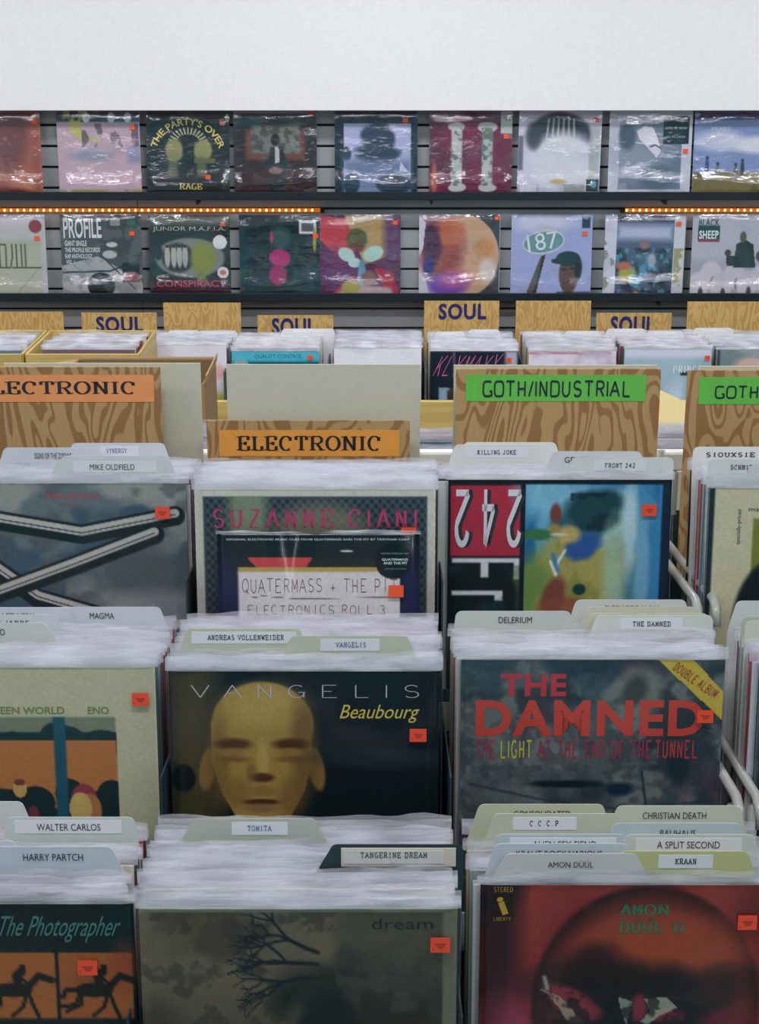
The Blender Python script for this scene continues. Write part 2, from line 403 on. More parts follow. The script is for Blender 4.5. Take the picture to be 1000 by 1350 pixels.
# plastic sleeve: front and back sheet, side folds and a wavy open flap above the jacket
def sleeve_mesh(w_, h_, flap, seed, th=.0035):
    r = random.Random(seed); nx = 22
    ph = [r.uniform(0, 6.28) for _ in range(5)]
    v = []; f = []; mi = []
    rows = [0.0, h_ - .002, h_ + flap * .35, h_ + flap * .7, h_ + flap]
    for side in (-1, 1):
        n0 = len(v)
        for j, z in enumerate(rows):
            k = max(0, j - 1) / 3
            for i in range(nx + 1):
                x = (i / nx - .5) * w_
                wv = k * (.0022 * math.sin(x * 34 + ph[0] + side) + .0016 * math.sin(x * 71 + ph[1]) + .0012 * math.sin(x * 130 + ph[2] * side))
                zz = z + (k * (.0016 * math.sin(x * 22 + ph[3]) + .001 * math.sin(x * 95 + ph[4] + side) + (side * .0016)) if j > 1 else 0)
                tap = min(1, (w_ / 2 - abs(x)) / .008)
                v.append((x, side * th * (.25 + .75 * tap) + wv, zz))
        for j in range(4):
            for i in range(nx):
                a = n0 + j * (nx + 1) + i
                f.append((a, a + 1, a + nx + 2, a + nx + 1)); mi.append(0 if j == 0 else 1)
    m = nx + 1; B = 5 * m
    for e in (0, nx):
        for j in range(4):
            a = j * m + e; f.append((a, a + m, a + m + B, a + B)); mi.append(1)
    return mesh(v, f, [FILM, FLAP], mi, True)
SLEEVES = [sleeve_mesh(.3225, .317, fl, 10 + k) for k, fl in enumerate((.010, .013, .009, .015, .012, .014, .011, .008))]
THIN = sleeve_mesh(.319, .3158, .0016, 5, .0028)
def plain_jacket(c, w_=.3135, h_=.314, th=.0042):
    me = MB().box(-w_ / 2, w_ / 2, -th / 2, th / 2, 0, h_).mesh([mat(c, .55)]); return me
JCOL = [(205, 200, 190), (60, 70, 72), (190, 186, 196), (150, 60, 60), (40, 52, 60), (170, 160, 120), (200, 196, 200), (90, 120, 130), (35, 40, 45), (200, 190, 170), (110, 80, 90), (140, 150, 150)]
JACKETS = [plain_jacket(c) for c in JCOL]
# price sticker, one mesh for all
_s = MB(); _s.box(-.0098, .0098, -.0004, 0, -.0080, .0080, mi=0)
for (a, b, z) in ((-.0055, .0055, .0012), (-.0035, .0045, -.0008), (-.0025, .003, -.0028), (-.0078, -.0062, -.005)): _s.box(a, b, -.0006, -.0003, z - .00045, z + .00045, mi=1)
STICK = _s.mesh([mat((238, 70, 42), .5), mat((120, 40, 35), .6)])
_s = MB(); _s.box(-.0098, .0098, -.0004, 0, -.0080, .0080, mi=0)
STICKF = _s.mesh([mat((245, 78, 40), .5)])

BETA, SIG = R(7), R(6)
def record(label, loc, art, group=None, w_=.315, h_=.315, roll=0, lean=BETA, wrap='sleeve', stick=(), texts=(), rz=0, seed=0, th=.004, front=True):
    t = thing('vinyl_record', label, 'record', loc, (-lean, roll, rz), group)
    ob('jacket', jacket_mesh(art, w_, h_, th), t)
    if wrap == 'sleeve':
        s = ob('plastic_sleeve', SLEEVES[seed % 8], t)
        if abs(w_ - .315) > .004: s.scale = (w_ / .315, 1, h_ / .315)
    elif wrap == 'thin':
        s = ob('plastic_sleeve', THIN, t); s.scale = (w_ / .315, 1, h_ / .315)
    elif wrap == 'shrink':
        ob('shrink_wrap', shrink_mesh(w_, h_, th, seed), t)
    for (u, v) in stick:
        o = ob('price_sticker', STICK if wrap == 'sleeve' else STICKF, t, ((u - .5) * w_, -th / 2 - .0042 if wrap == 'sleeve' else -th / 2 - .004, (1 - v) * h_))
    for tx in texts:
        s_, st_, u0, u1, v0, v1, c_ = tx[:7]; kw = tx[7] if len(tx) > 7 else {}
        letters(s_, st_, (u0 - .5) * w_, (u1 - .5) * w_, (1 - v1) * h_, (1 - v0) * h_, c_, t, -th / 2 - .0004, name=kw.pop('name', 'title_lettering') if kw else 'title_lettering', **{k: x for k, x in kw.items()})
    return t
def shrink_mesh(w_, h_, th, seed):
    r = random.Random(seed); n = 18; v = []; f = []
    p = [r.uniform(0, 6.28) for _ in range(6)]; bz = r.uniform(.1, .22); tz = r.uniform(.84, .95); am = r.uniform(.6, 1.2)
    for j in range(n + 1):
        for i in range(n + 1):
            x = i / n; z = j / n
            e = min(1, min(x, 1 - x, z, 1 - z) * 14)
            b = (.0078 * math.exp(-((z - bz - .03 * math.sin(5 * x + p[0])) / .07) ** 2) + .0050 * math.exp(-((z - tz - .03 * math.sin(6 * x + p[1])) / .05) ** 2)) * am
            b += .0007 * math.sin(9 * x + p[2] + 4 * z) * math.sin(7 * z + p[3]) + .0008
            v.append(((x - .5) * (w_ + .002), -th / 2 - .0006 - b * e, z * (h_ + .001)))
    for j in range(n):
        for i in range(n):
            a = j * (n + 1) + i; f.append((a, a + 1, a + n + 2, a + n + 1))
    return mesh(v, f, WRAP, None, True)

# ------------------------------------------------------------------ bins of the front rack
# per tier: Y and Z of the top edge of the frontmost jackets
TIER = [(1.333, CAM_Z - .834), (1.622, CAM_Z - .718), (1.916, CAM_Z - .584)]
HJ = .315
def tier_base(r, t=0.0):
    Y, z = TIER[r]
    return Y - HJ * math.sin(BETA) + t * math.cos(SIG), z - HJ * math.cos(BETA) - t * math.sin(SIG)
def solve_t(r, py, h):
    lo, hi = -.12, .5
    for _ in range(40):
        t = (lo + hi) / 2; by, bz = tier_base(r, t)
        y, Z = py_of(by + h * math.sin(BETA), bz + h * math.cos(BETA))
        if y > py: lo = t
        else: hi = t
    return t, Z

NCARD = {}
XC = {0: [-.415, -.083, .254, .600], 1: [-.419, -.0875, .2485, .601], 2: [-.411, -.0845, .237, .594]}
YT = {0: [1190, 1197, 1165, 1168], 1: [879, 884, 869, 872], 2: [637, 645, 632, 643]}
YBACK = {0: [1083, 1084, 1079, 1080], 1: [809, 813, 814, 830], 2: [602, 608, 607, 604]}   # photo rows of the rearmost sleeves
# divider card with a tab
def divider_card(r, xc, px0, px1, py, label, text=None, style='plain', strip=None, body=(190, 192, 194), ink=(40, 50, 55), tpx=None, rise=.037, t=None, stripc=(198, 198, 204), holder=False, slant=.010, thp=None):
    h = HJ + rise
    tt, Z = solve_t(r, py, h)
    tmin = solve_t(r, YT[r][XC[r].index(xc)], HJ)[0] + .0062 + .0016 * NCARD.get((r, xc), 0)
    if tt < tmin:                     # stands right behind the front record: its tab is lower
        NCARD[(r, xc)] = NCARD.get((r, xc), 0) + 1
        tt = tmin; lo, hi = HJ - .03, HJ + .08
        for _ in range(30):
            h = (lo + hi) / 2; by, bz = tier_base(r, tt)
            y, Z = py_of(by + h * math.sin(BETA), bz + h * math.cos(BETA))
            if y > py: lo = h
            else: hi = h
    by, bz = tier_base(r, tt)
    x0 = (px0 - CX) * Z / FPX - xc; x1 = (px1 - CX) * Z / FPX - xc
    hw = .1575
    zb = HJ - .004; rc = .008
    x0c, x1c = max(x0, -hw - .006), min(x1, hw + .012)
    pts = [(-hw, 0), (hw, 0), (hw, zb)]
    if x1c < hw - .012: pts += [(x1c + slant, zb)]
    else: pts = [(-hw, 0), (hw, 0), (max(hw, x1c), zb)]
    pts += [(x1c - rc * (1 - math.cos(R(a))) + 0, h - rc + rc * math.sin(R(a))) for a in (10, 40, 65, 90)]
    pts += [(x0c + rc * (1 - math.cos(R(a))), h - rc + rc * math.sin(R(a))) for a in (90, 65, 40, 10)]
    if x0c > -hw + .012: pts += [(x0c - slant, zb), (-hw, zb)]
    else: pts += [(min(-hw, x0c), zb)]
    n = len(pts); th = .0009
    v = [(x, -th / 2, z) for x, z in pts] + [(x, th / 2, z) for x, z in pts]
    f = [tuple(range(n)), tuple(range(2 * n - 1, n - 1, -1))] + [(i, i + n, (i + 1) % n + n, (i + 1) % n) for i in range(n)]
    T = thing('divider_card', label, 'divider', (xc, by, bz), (-BETA, 0, 0), 'tabbed divider cards in the front rack')
    ob('card', mesh(v, f, mat(body, .45, bscale=25)), T)
    if holder:
        ob('label_holder', MB().box(x0c + .012, x1c - .008, -.0018, -.0006, h - .024, h - .0035, bev=.0003).mesh([mat((185, 176, 165), .4)]), T)['label'] = 'cream paper behind the clear tab window'
    if strip:
        s0 = (strip[0] - CX) * Z / FPX - xc; s1 = (strip[1] - CX) * Z / FPX - xc
        ob('label_strip', MB().box(s0, s1, -.0024 if holder else -.0009, -.0004, h - .0185 - (.002 if holder else 0), h - .004 - (.002 if holder else 0)).mesh([mat(stripc, .45)]), T)
    if text:
        a0 = (tpx[0] - CX) * Z / FPX - xc; a1 = (tpx[1] - CX) * Z / FPX - xc
        ch = .0078 if style != 'type' else .0068
        top = h - .0075 if thp is None else h - thp
        letters(text, style, a0, a1, top - ch, top, ink, T, -.0027 if holder else -.0012)
    return tt

# sectional board: plywood-look board with a coloured title strip
def genre_board(Y, lean, px0, px1, pyt, hb, label, wood, group, strip=None, text=None, style='serif', tbox=None, scol=None, tcol=(25, 28, 38), back=None, arc=None):
    (xa, zt) = at(px0, pyt, Y); (xb, _) = at(px1, pyt, Y)
    s = math.cos(lean)
    T = thing('genre_board', label, 'divider', ((xa + xb) / 2, Y - hb * math.sin(lean), zt - hb * s), (-lean, 0, 0), group)
    w_ = xb - xa
    ob('board', MB().box(-w_ / 2, w_ / 2, -.0015, .0015, 0, hb, bev=.0006).mesh([wood]), T)
    k = w_ / (px1 - px0); kv = k * 1.0
    fx = lambda p: (p - px0) * k - w_ / 2
    fz = lambda p: hb - (p - pyt) * kv
    if strip:
        ob('title_strip', MB().box(fx(strip[0]), fx(strip[2]), -.0024, -.0014, fz(strip[3]), fz(strip[1])).mesh([mat(scol, .5, bump=.5, bscale=30, vary=.12)]), T)
    if text:
        letters(text, style, fx(tbox[0]), fx(tbox[2]), fz(tbox[3]), fz(tbox[1]), tcol, T, -.0029, name='title_lettering')
    return T
# ================================================================== THE SETTING
WY = 6.05                                   # face of the slatted back wall
floor = structure(ob('floor', MB().box(-4.5, 4.5, -3, WY + .2, -.1, 0).mesh([mat((120, 118, 116), .35, bump=.1, bscale=8)])))
ceil = structure(ob('ceiling', MB().box(-4.5, 4.5, -3, WY + .2, CEIL, CEIL + .1).mesh([mat((215, 215, 214), .8)])))
structure(ob('wall_left', MB().box(-4.6, -4.5, -3, WY + .2, 0, CEIL).mesh([mat((170, 172, 176), .7)])))
structure(ob('wall_right', MB().box(4.5, 4.6, -3, WY + .2, 0, CEIL).mesh([mat((170, 172, 176), .7)])))
wall = structure(ob('wall_back', MB().box(-4.5, 4.5, WY + .02, WY + .1, 0, CEIL).mesh([mat((28, 34, 38), .8)])))
zt = at(500, 165, WY)[1]; zb = at(500, 355, WY)[1]; PIT = (zt - zb) / 7
SOFZ = at(500, 146, 5.93)[1]
seam = at(183, 300, WY)[0]
slm = {}
def slat_mesh(L):
    k = round(L, 3)
    if k not in slm:
        h = PIT - .0085
        prof = [(.02, 0), (.004, 0), (0, .0025), (0, h - .0025), (.004, h), (.02, h)]
        v = [(x, y, z) for x in (0, L - .003) for (y, z) in prof]; n = len(prof)
        f = [(i, i + 1, i + 1 + n, i + n) for i in range(n - 1)] + [tuple(range(n - 1, -1, -1)), tuple(range(n, 2 * n))]
        slm[k] = mesh(v, f, mat((172, 176, 180), .5, bscale=90))
    return slm[k]
z = zt + .0042 - 20 * PIT
while z < SOFZ + .05:
    if z > 0:
        for xa, L in ((seam - 2.44, 2.44), (seam, 2.44), (seam + 2.44, 2.44)):
            ob('slat', slat_mesh(L), wall, (xa, WY, z))
    z += PIT
structure(ob('trim_1', MB().box(-4.5, 4.5, 5.93, WY + .02, SOFZ, CEIL, bev=.002).mesh([mat((250, 250, 250), .7)])))
structure(ob('baseboard_back', MB().box(-4.5, 4.5, WY - .014, WY, 0, .1, bev=.003).mesh([mat((40, 42, 46), .6)])))

# ceiling fixtures
fx = MB().box(-.62, .62, -.17, .17, -.06, 0, bev=.006).mesh([mat((210, 212, 214), .4)])
fl = MB().box(-.6, .6, -.15, .15, -.075, -.055, bev=.005).mesh([mat((250, 250, 255), .4, emit=3.0)])
fe = MB().box(-.02, 0, -.17, .17, -.07, 0, bev=.003).mesh([mat((180, 182, 184), .4)])
for (lx, ly) in LAMPS:
    T = thing('ceiling_light', 'fluorescent ceiling light, %s, %s of its row' % ({-1.3: 'behind the viewer', 1.0: 'over the front rack', 3.1: 'over the aisle', 4.5: 'over the back bins'}[ly], {-2.2: 'left', 0.0: 'middle', 2.2: 'right'}[lx]), 'light', (lx, ly, CEIL), group='fluorescent ceiling lights')
    ob('housing', fx, T); ob('diffuser', fl, T); ob('end_cap', fe, T, (-.6, 0, 0)); ob('end_cap', fe, T, (.62, 0, 0))

# display ledges
def ledge(py_lip_top, py_lip_bot, label):
    zt_ = at(500, py_lip_top, 5.945)[1]; zb_ = at(500, py_lip_bot, 5.945)[1]
    T = thing('display_ledge', label, 'shelf', (0, WY, zb_))
    L = 4.0; h = zt_ - zb_
    m = mat((8, 24, 32), .45)
    ob('shelf_board', MB().box(-L, L, -.1, -.001, .004, .012).mesh([m]), T)
    ob('lip', MB().box(-L, L, -.108, -.1, 0, h, bev=.002).mesh([m]), T)
    for k in range(9):
        ob('bracket', MB().box(-.004, .004, -.095, -.001, -.018, .004).mesh([m]), T, (-3.6 + k * .9 + .2, 0, 0))
    return zb_ + .012, zt_
Z1, Z1t = ledge(253, 264, 'upper black display ledge holding the top row of records')
Z2, Z2t = ledge(386.5, 397.5, 'lower black display ledge under the second row of records')

# amber rope lights in a slat groove
bulb = MB()
for k in range(5):
    pass
bv = []; bf = []
for j in range(4):
    a = R(-60 + 40 * j)
    for i in range(6):
        bv.append((.0052 * math.cos(a) * math.cos(R(60 * i)), .0052 * math.cos(a) * math.sin(R(60 * i)), .0052 * math.sin(a)))
for j in range(3):
    for i in range(6): bf.append((j * 6 + i, j * 6 + (i + 1) % 6, j * 6 + 6 + (i + 1) % 6, j * 6 + 6 + i))
bf += [tuple(range(5, -1, -1)), tuple(range(18, 24))]
BULB = mesh(bv, bf, mat((255, 214, 130), .4, emit=5.0), None, True)
zr = at(500, 277, 6.035)[1]
def rope(x0, x1, label):
    T = thing('rope_light', label, 'light', (x0, 6.035, zr))
    L = x1 - x0
    ob('tube', mesh(*tube([(0, 0, 0), (L / 2, 0, 0), (L, 0, 0)], .0078, 8), mat((225, 120, 30), .3, emit=.55), None, True), T)
    ob('end_cap', mesh(*tube([(-.01, 0, 0), (.006, 0, 0)], .0088, 8), mat((60, 40, 30), .4)), T)
    ob('end_cap', mesh(*tube([(L - .006, 0, 0), (L + .01, 0, 0)], .0088, 8), mat((60, 40, 30), .4)), T)
    n = int(L / .0255)
    for k in range(n): ob('bulb', BULB, T, (.0127 + k * .0255, -.0048, 0))
rope(at(-110, 277, 6.035)[0], at(424, 277, 6.035)[0], 'glowing amber rope light under the upper ledge at the left')
rope(at(821, 277, 6.035)[0], at(1110, 277, 6.035)[0], 'glowing amber rope light under the upper ledge at the right')

# ================================================================== WALL COVERS
N1 = 96
def wall_rec(px0, px1, row, art, label, stick=(), texts=(), roll=0, dy=0):
    zb_ = Z1 if row == 0 else Z2
    top = 151 if row == 0 else 287
    xa, _ = at(px0, top + 50, 5.97); xb, _ = at(px1, top + 50, 5.97)
    W = px1 - px0
    st = [((x - px0) / W, (y - top) / 106) for x, y in stick]
    tx = [(t[0], t[1], (t[2] - px0) / W, (t[3] - px0) / W, (t[4] - top) / 106, (t[5] - top) / 106) + tuple(t[6:]) for t in texts]
    return record(label, ((xa + xb) / 2, 5.973, zb_ + .001 + dy), art, 'records displayed on the wall ledges', w_=.315, h_=.315, lean=R(6), wrap='shrink', stick=st, texts=tx, roll=R(roll), seed=abs(px0) + row, th=.005)
def A(base, **k): return Art(N1, base, **k)

# ---- upper ledge
a = A((168, 92, 70)); a.cloud((205, 130, 90), 3, 2, 3, .4, .7); a.ell(.62, .3, .2, .4, (110, 60, 70), .6, .7); a.ell(.8, .1, .15, .2, (120, 60, 60), .8, .6); a.rect(.9, 0, 1, 1, (160, 80, 60), .1); a.ell(.55, 1, .35, .1, (120, 40, 45), .4)
wall_rec(-56, 53, 0, a, 'orange and brown cover cut by the left photo edge on the upper ledge', [(46, 165)])
a = A((188, 158, 170)); a.rect(0, 0, 1, .13, (40, 50, 60), .02); a.cloud((190, 185, 80), 9, 5, 5, .55, .6, .8, (0, 0, .5, .35))
for x in (.36, .66, .86): a.ell(x, .08, .045, .06, (225, 220, 228), .2)
a.cloud((90, 70, 90), 12, 6, 8, .5, .56, .7, (.3, .15, .98, .42)); a.ell(.4, .52, .25, .07, (130, 140, 160), .7, .7); a.cloud((210, 190, 200), 4, 5, 2, .5, .8, .6, (0, .45, 1, 1)); a.cloud((150, 150, 80), 8, 3, 12, .5, .6, .8, (0, .92, 1, 1)); a.rect(.85, .42, 1, .6, (120, 130, 170), .08, .7)
wall_rec(76, 183, 0, a, 'pink cover with a dark top band and three white blots on the upper ledge', [(174, 172)])
a = A((28, 36, 38)); a.cloud((60, 60, 62), 3, 3, 1, .4, .8, .5)
for k in range(15):
    an = R(180 + 12 * k + 6); a.line([(.5 + .16 * math.cos(an), .4 + .13 * math.sin(an)), (.5 + .24 * math.cos(an), .4 + .2 * math.sin(an))], .014, (205, 195, 150), .4)
for x in (.33, .68): a.ell(x, .46, .11, .13, (150, 145, 90), .3, 1, 0, .25, 3); a.rect(x - .08, .5, x + .04, .78, (130, 130, 90), .05, .7)
a.rect(.57, .55, .82, .61, (110, 105, 60), .01)
wall_rec(193, 300, 0, a, "black cover with two pale fists under arched gold letters on the upper ledge", [(291, 166), (272, 233)],
         [("THE PARTY'S OVER", 'bold', 193, 299, 160, 169, (212, 190, 90), {'arc': 2.5}), ('RAGE', 'serif', 234, 264, 241, 249, (200, 180, 80))], roll=.8)
a = A((48, 30, 32)); a.rect(.14, .22, .86, .58, (120, 62, 50), .05); a.rect(.2, .17, .8, .5, (120, 118, 110), .03); a.cloud((70, 70, 60), 14, 12, 4, .48, .6, .8, (.2, .17, .8, .5))
a.rect(0, .6, 1, 1, (62, 30, 32), .05); a.ell(.5, .34, .055, .07, (30, 26, 28), .2); a.poly([(.44, .42), (.58, .42), (.64, .6), (.6, .95), (.42, .95), (.4, .6)], (26, 30, 34)); a.poly([(.49, .42), (.54, .42), (.55, .6), (.49, .62)], (190, 180, 185)); a.ell(.5, .7, .09, .04, (150, 110, 105), .3); a.rect(0, 0, 1, .04, (150, 145, 150), .02)
wall_rec(310, 415, 0, a, 'dark red cover with a seated dark figure before a window on the upper ledge', [(408, 155)])
a = A((28, 42, 60)); a.rect(.11, .15, .92, .95, (168, 168, 200), .01); a.ell(.53, .32, .2, .18, (52, 66, 92), .25, 1, 0, .5, 2); a.ell(.5, .5, .28, .12, (52, 66, 92), .3, 1, 0, .5, 5); a.ell(.14, .5, .06, .08, (40, 66, 80), .3, 1, 0, .5, 7)
a.rect(.11, .58, .92, .95, (110, 124, 158), .12); a.ell(.2, .86, .1, .12, (40, 70, 92), .2); a.ell(.72, .86, .22, .12, (38, 62, 86), .2); a.poly([(.78, .7), (.8, .6), (.86, .68), (.9, .72)], (190, 190, 210))
wall_rec(441, 550, 0, a, 'navy framed cover with a lilac photograph of a big dark tree on the upper ledge', [(534, 163)])
a = A((128, 36, 76)); a.cloud((110, 28, 62), 3, 3, 4, .4, .7); 
for x in (.33, .7):
    a.rect(x - .065, .16, x + .065, .93, (178, 180, 178), .02); a.ell(x, .19, .11, .06, (185, 186, 184), .2, 1, 0, .5, 4); a.ell(x, .9, .11, .05, (185, 186, 184), .2, 1, 0, .5, 6)
    a.cloud((92, 110, 92), 16, 16, int(x * 10), .5, .56, .8, (x - .065, .2, x + .065, .88))
a.rect(.86, 0, 1, .27, (176, 182, 176), .01); a.ell(.06, .8, .035, .2, (190, 110, 70), .5, .8)
wall_rec(566, 675, 0, a, 'magenta cover with two pale flowered columns on the upper ledge', [(667, 183)], [('II', 'type', 666, 672, 158, 164, (70, 80, 70))])
a = A((196, 190, 205)); a.ell(.5, .3, .38, .28, (40, 46, 56), .15, .85); a.ell(.55, .6, .42, .35, (202, 202, 218), .35); a.ell(.18, .3, .1, .16, (70, 76, 88), .5, .7)
for k in range(6): a.line([(.36 + .06 * k, .1), (.33 + .07 * k, .42)], .02, (205, 200, 190), .5, .8)
a.rect(0, .3, .06, .7, (80, 84, 96), .02, .7); a.rect(.86, .2, .98, .95, (160, 165, 160), .02, .7); a.rect(.84, .8, .99, .94, (30, 60, 66), .01); a.ell(.93, .86, .04, .04, (90, 150, 170), .2)
a.cloud((130, 130, 120), 8, 3, 5, .5, .6, .6, (0, .86, .85, 1)); a.ell(.5, .83, .1, .03, (180, 165, 100), .6, .8)
wall_rec(683, 791, 0, a, 'pale cover with a black arc and white rays on the upper ledge', [(783, 162)], [('I am...', 'semi', 690, 715, 241, 252, (225, 222, 235), {'shear': .2})], roll=.7)
a = A((192, 190, 202)); a.rect(.125, .11, .88, .92, (110, 122, 142), .005); a.ell(.3, .5, .4, .3, (160, 164, 178), .8, .6); a.ell(.6, .78, .22, .14, (80, 100, 116), .5, .8); a.ell(.22, .3, .1, .16, (74, 82, 100), .5, .8)
a.poly([(.33, .24), (.42, .18), (.53, .2), (.6, .36), (.63, .48), (.58, .55), (.5, .46), (.36, .32)], (205, 200, 206)); a.line([(.5, .42), (.56, .4), (.62, .43)], .02, (70, 74, 88)); a.rect(.65, .07, .96, .39, (22, 44, 50), .004); a.rect(.12, .85, .23, .92, (142, 146, 158), .004)
wall_rec(803, 912, 0, a, 'white bordered cover with a pale curved shape and black label on the upper ledge', [(904, 201)],
         [('LOVE ME NOW', 'semi', 876, 905, 171, 174, (190, 200, 205)), ('NEW ALBUM', 'semi', 876, 905, 161, 164, (150, 165, 170)), ('IN STORES', 'semi', 878, 903, 182, 185, (150, 165, 170))])
a = A((130, 144, 186)); a.rect(0, 0, 1, .1, (40, 60, 110), .05); a.ell(.3, .35, .3, .12, (190, 190, 208), .7); a.ell(.8, .4, .35, .1, (205, 205, 215), .6); a.rect(0, .72, 1, 1, (128, 112, 62), .02); a.cloud((92, 88, 46), 5, 6, 3, .45, .6, .8, (0, .74, 1, 1))
for x, y, c_ in ((.17, .65, (60, 80, 130)), (.3, .72, (120, 124, 90)), (.52, .73, (110, 110, 100)), (.6, .68, (60, 70, 80))): a.ell(x, y, .025, .09, c_, .3); a.ell(x, y - .1, .02, .02, (50, 60, 90), .3)
wall_rec(915, 1024, 0, a, 'blue sky and brown field cover at the right end of the upper ledge', [], [('GREATER LOVE', 'semi', 926, 1000, 153, 158, (130, 40, 80)), ('YEARS', 'semi', 936, 962, 171, 176, (200, 205, 220))])

# ---- lower ledge
a = A((186, 182, 180)); a.rect(0, 0, 1, .12, (200, 190, 196), .1); a.rect(0, .3, .95, 1, (178, 176, 158), .06); a.line([(.62, .95), (.95, .6)], .008, (150, 150, 120))
for x, h in ((.42, .28), (.5, .28), (.58, .14), (.63, .28), (.69, .28), (.74, .28)): a.line([(x, .36), (x, .36 + h)], .02, (96, 104, 52))
a.line([(.42, .64), (.55, .64), (.58, .5)], .02, (96, 104, 52)); a.line([(.58, .64), (.92, .64)], .022, (96, 104, 52)); a.line([(.42, .36), (.5, .36)], .018, (96, 104, 52)); a.ell(.88, .14, .08, .08, (150, 66, 66), .12)
wall_rec(-48, 61, 1, a, 'cream cover with green angular script at the left end of the lower ledge', [(50, 317)])
a = A((84, 86, 86)); a.rect(.5, 0, 1, .5, (70, 72, 74), .1); a.poly([(0, .62), (.45, .5), (1, .82), (1, 1), (0, 1)], (170, 168, 168)); a.ell(.48, .86, .17, .16, (28, 34, 38), .1); a.line([(0, .7), (.6, .68), (.95, .55)], .02, (40, 44, 48)); a.line([(.5, .5), (.9, .9)], .015, (60, 60, 60))
a.ell(.63, .36, .07, .03, (190, 190, 188), .2); a.ell(.6, .48, .09, .05, (180, 180, 178), .2); a.rect(.62, .04, .74, .13, (150, 150, 146), .01); a.rect(.75, .58, .96, .82, (30, 36, 40), .004); a.rect(.77, .7, .95, .82, (150, 40, 60), .004); a.ell(.88, .1, .06, .04, (60, 110, 90), .3); a.cloud((120, 120, 118), 9, 9, 3, .5, .6, .5)
wall_rec(80, 186, 1, a, 'black and white cover with big white block title beside turntables on the lower ledge', [(174, 311)],
         [('PROFILE', 'bold', 84, 134, 291, 317, (215, 212, 214)), ('GIANT SINGLE', 'bold', 85, 114, 320, 327, (215, 212, 214)), ('THE PROFILE RECORDS', 'bold', 85, 131, 329, 335, (215, 212, 214)), ('RAP ANTHOLOGY', 'bold', 85, 121, 337, 343, (215, 212, 214)), ('VOL. 1', 'bold', 86, 97, 345, 350, (215, 212, 214))])
a = A((44, 52, 52)); a.rect(0, 0, 1, .12, (110, 112, 100), .08); a.ell(.5, .52, .43, .24, (130, 134, 128), .1); a.ell(.35, .52, .2, .18, (60, 62, 58), .2)
for x in (.22, .3, .37, .44): a.ell(x, .5, .035, .14, (176, 174, 166), .3); a.ell(x, .38, .02, .02, (60, 50, 45), .3)
a.ell(.66, .52, .15, .2, (140, 146, 60), .4, 1, 0, .4, 3); a.ell(.64, .8, .06, .1, (120, 124, 56), .5); a.ell(.11, .45, .05, .1, (40, 60, 60), .2); a.rect(.02, .82, .98, .95, (70, 34, 52), .02); a.ell(.875, .33, .085, .085, (218, 216, 220), .03); a.ell(.905, .7, .07, .07, (214, 202, 200), .03); a.ell(.905, .7, .04, .03, (190, 110, 110), .5)
wall_rec(197, 302, 1, a, 'dark cover with an oval group picture and pink bottom title on the lower ledge', [(293, 299)],
         [('JUNIOR M.A.F.I.A.', 'sans', 202, 297, 302, 309, (170, 180, 172)), ('CONSPIRACY', 'bold', 205, 296, 371, 380, (170, 50, 90))])
a = A((22, 46, 56)); a.cloud((40, 78, 84), 4, 4, 9, .5, .7, .7); a.ell(.5, .28, .13, .14, (44, 90, 92), .4, .8); a.ell(.5, .52, .13, .11, (180, 50, 120), .15, 1, .2, .4, 2); a.ell(.47, .74, .1, .14, (160, 44, 106), .2, 1, 0, .4, 5); a.ell(.4, .27, .02, .07, (170, 50, 110), .3); a.rect(.74, .07, .95, .23, (205, 202, 205), .006); a.rect(.77, .1, .92, .2, (90, 96, 100), .01); a.ell(.93, .3, .02, .15, (160, 160, 60), .4)
wall_rec(316, 421, 1, a, 'dark teal cover with bright pink shapes on the lower ledge', [(415, 314)])
a = A((96, 44, 86)); a.poly([(0, 0), (.35, .05), (.45, .45), (.2, .5), (0, .3)], (196, 66, 80)); a.poly([(.3, 0), (1, 0), (.85, .5), (.55, .6)], (176, 146, 92)); a.rect(.8, 0, 1, .55, (100, 56, 110), .12); a.ell(.2, .65, .25, .25, (110, 52, 110), .5, .8)
a.ell(.46, .3, .13, .13, (92, 96, 60), .25, 1, 0, .5, 3); a.ell(.48, .38, .07, .07, (110, 66, 60), .3); a.ell(.33, .48, .11, .08, (168, 196, 190), .2, 1, .5); a.ell(.66, .47, .13, .09, (168, 200, 190), .2, 1, -.4); a.ell(.43, .58, .08, .06, (176, 200, 194), .2)
a.poly([(.66, .62), (.9, .7), (1, 1), (.82, .95)], (176, 42, 70)); a.poly([(.42, .74), (.2, .9), (.1, 1), (.5, 1)], (176, 42, 70)); a.ell(.52, .74, .05, .2, (100, 150, 180), .4); a.ell(.6, .78, .1, .1, (130, 90, 80), .3, 1, 0, .6, 4); a.ell(.55, .95, .35, .1, (180, 160, 160), .4, 1, 0, .8, 6); a.ell(.38, .88, .12, .08, (170, 160, 80), .4)
wall_rec(422, 527, 1, a, 'pink, purple and gold collage cover on the lower ledge', [(520, 297)])
a = A((196, 190, 202)); a.poly([(.6, 0), (1, 0), (1, 1), (.6, 1), (.9, .5)], (70, 74, 78)); a.ell(.55, .5, .44, .5, (196, 158, 128), .03); a.ell(.25, .4, .28, .42, (150, 70, 70), .5, .9, 0, .4, 4); a.ell(.38, .22, .18, .18, (200, 110, 70), .6, .7); a.ell(.15, .35, .12, .25, (70, 30, 80), .5, .9, 0, .5, 6); a.ell(.35, .85, .25, .15, (110, 70, 170), .5, .9); a.ell(.45, .78, .2, .12, (190, 80, 140), .6, .7); a.ell(.12, .62, .07, .12, (50, 50, 130), .4); a.ell(.8, .4, .13, .12, (196, 140, 80), .6, .8); a.ell(.85, .68, .1, .15, (205, 198, 196), .6, .8)
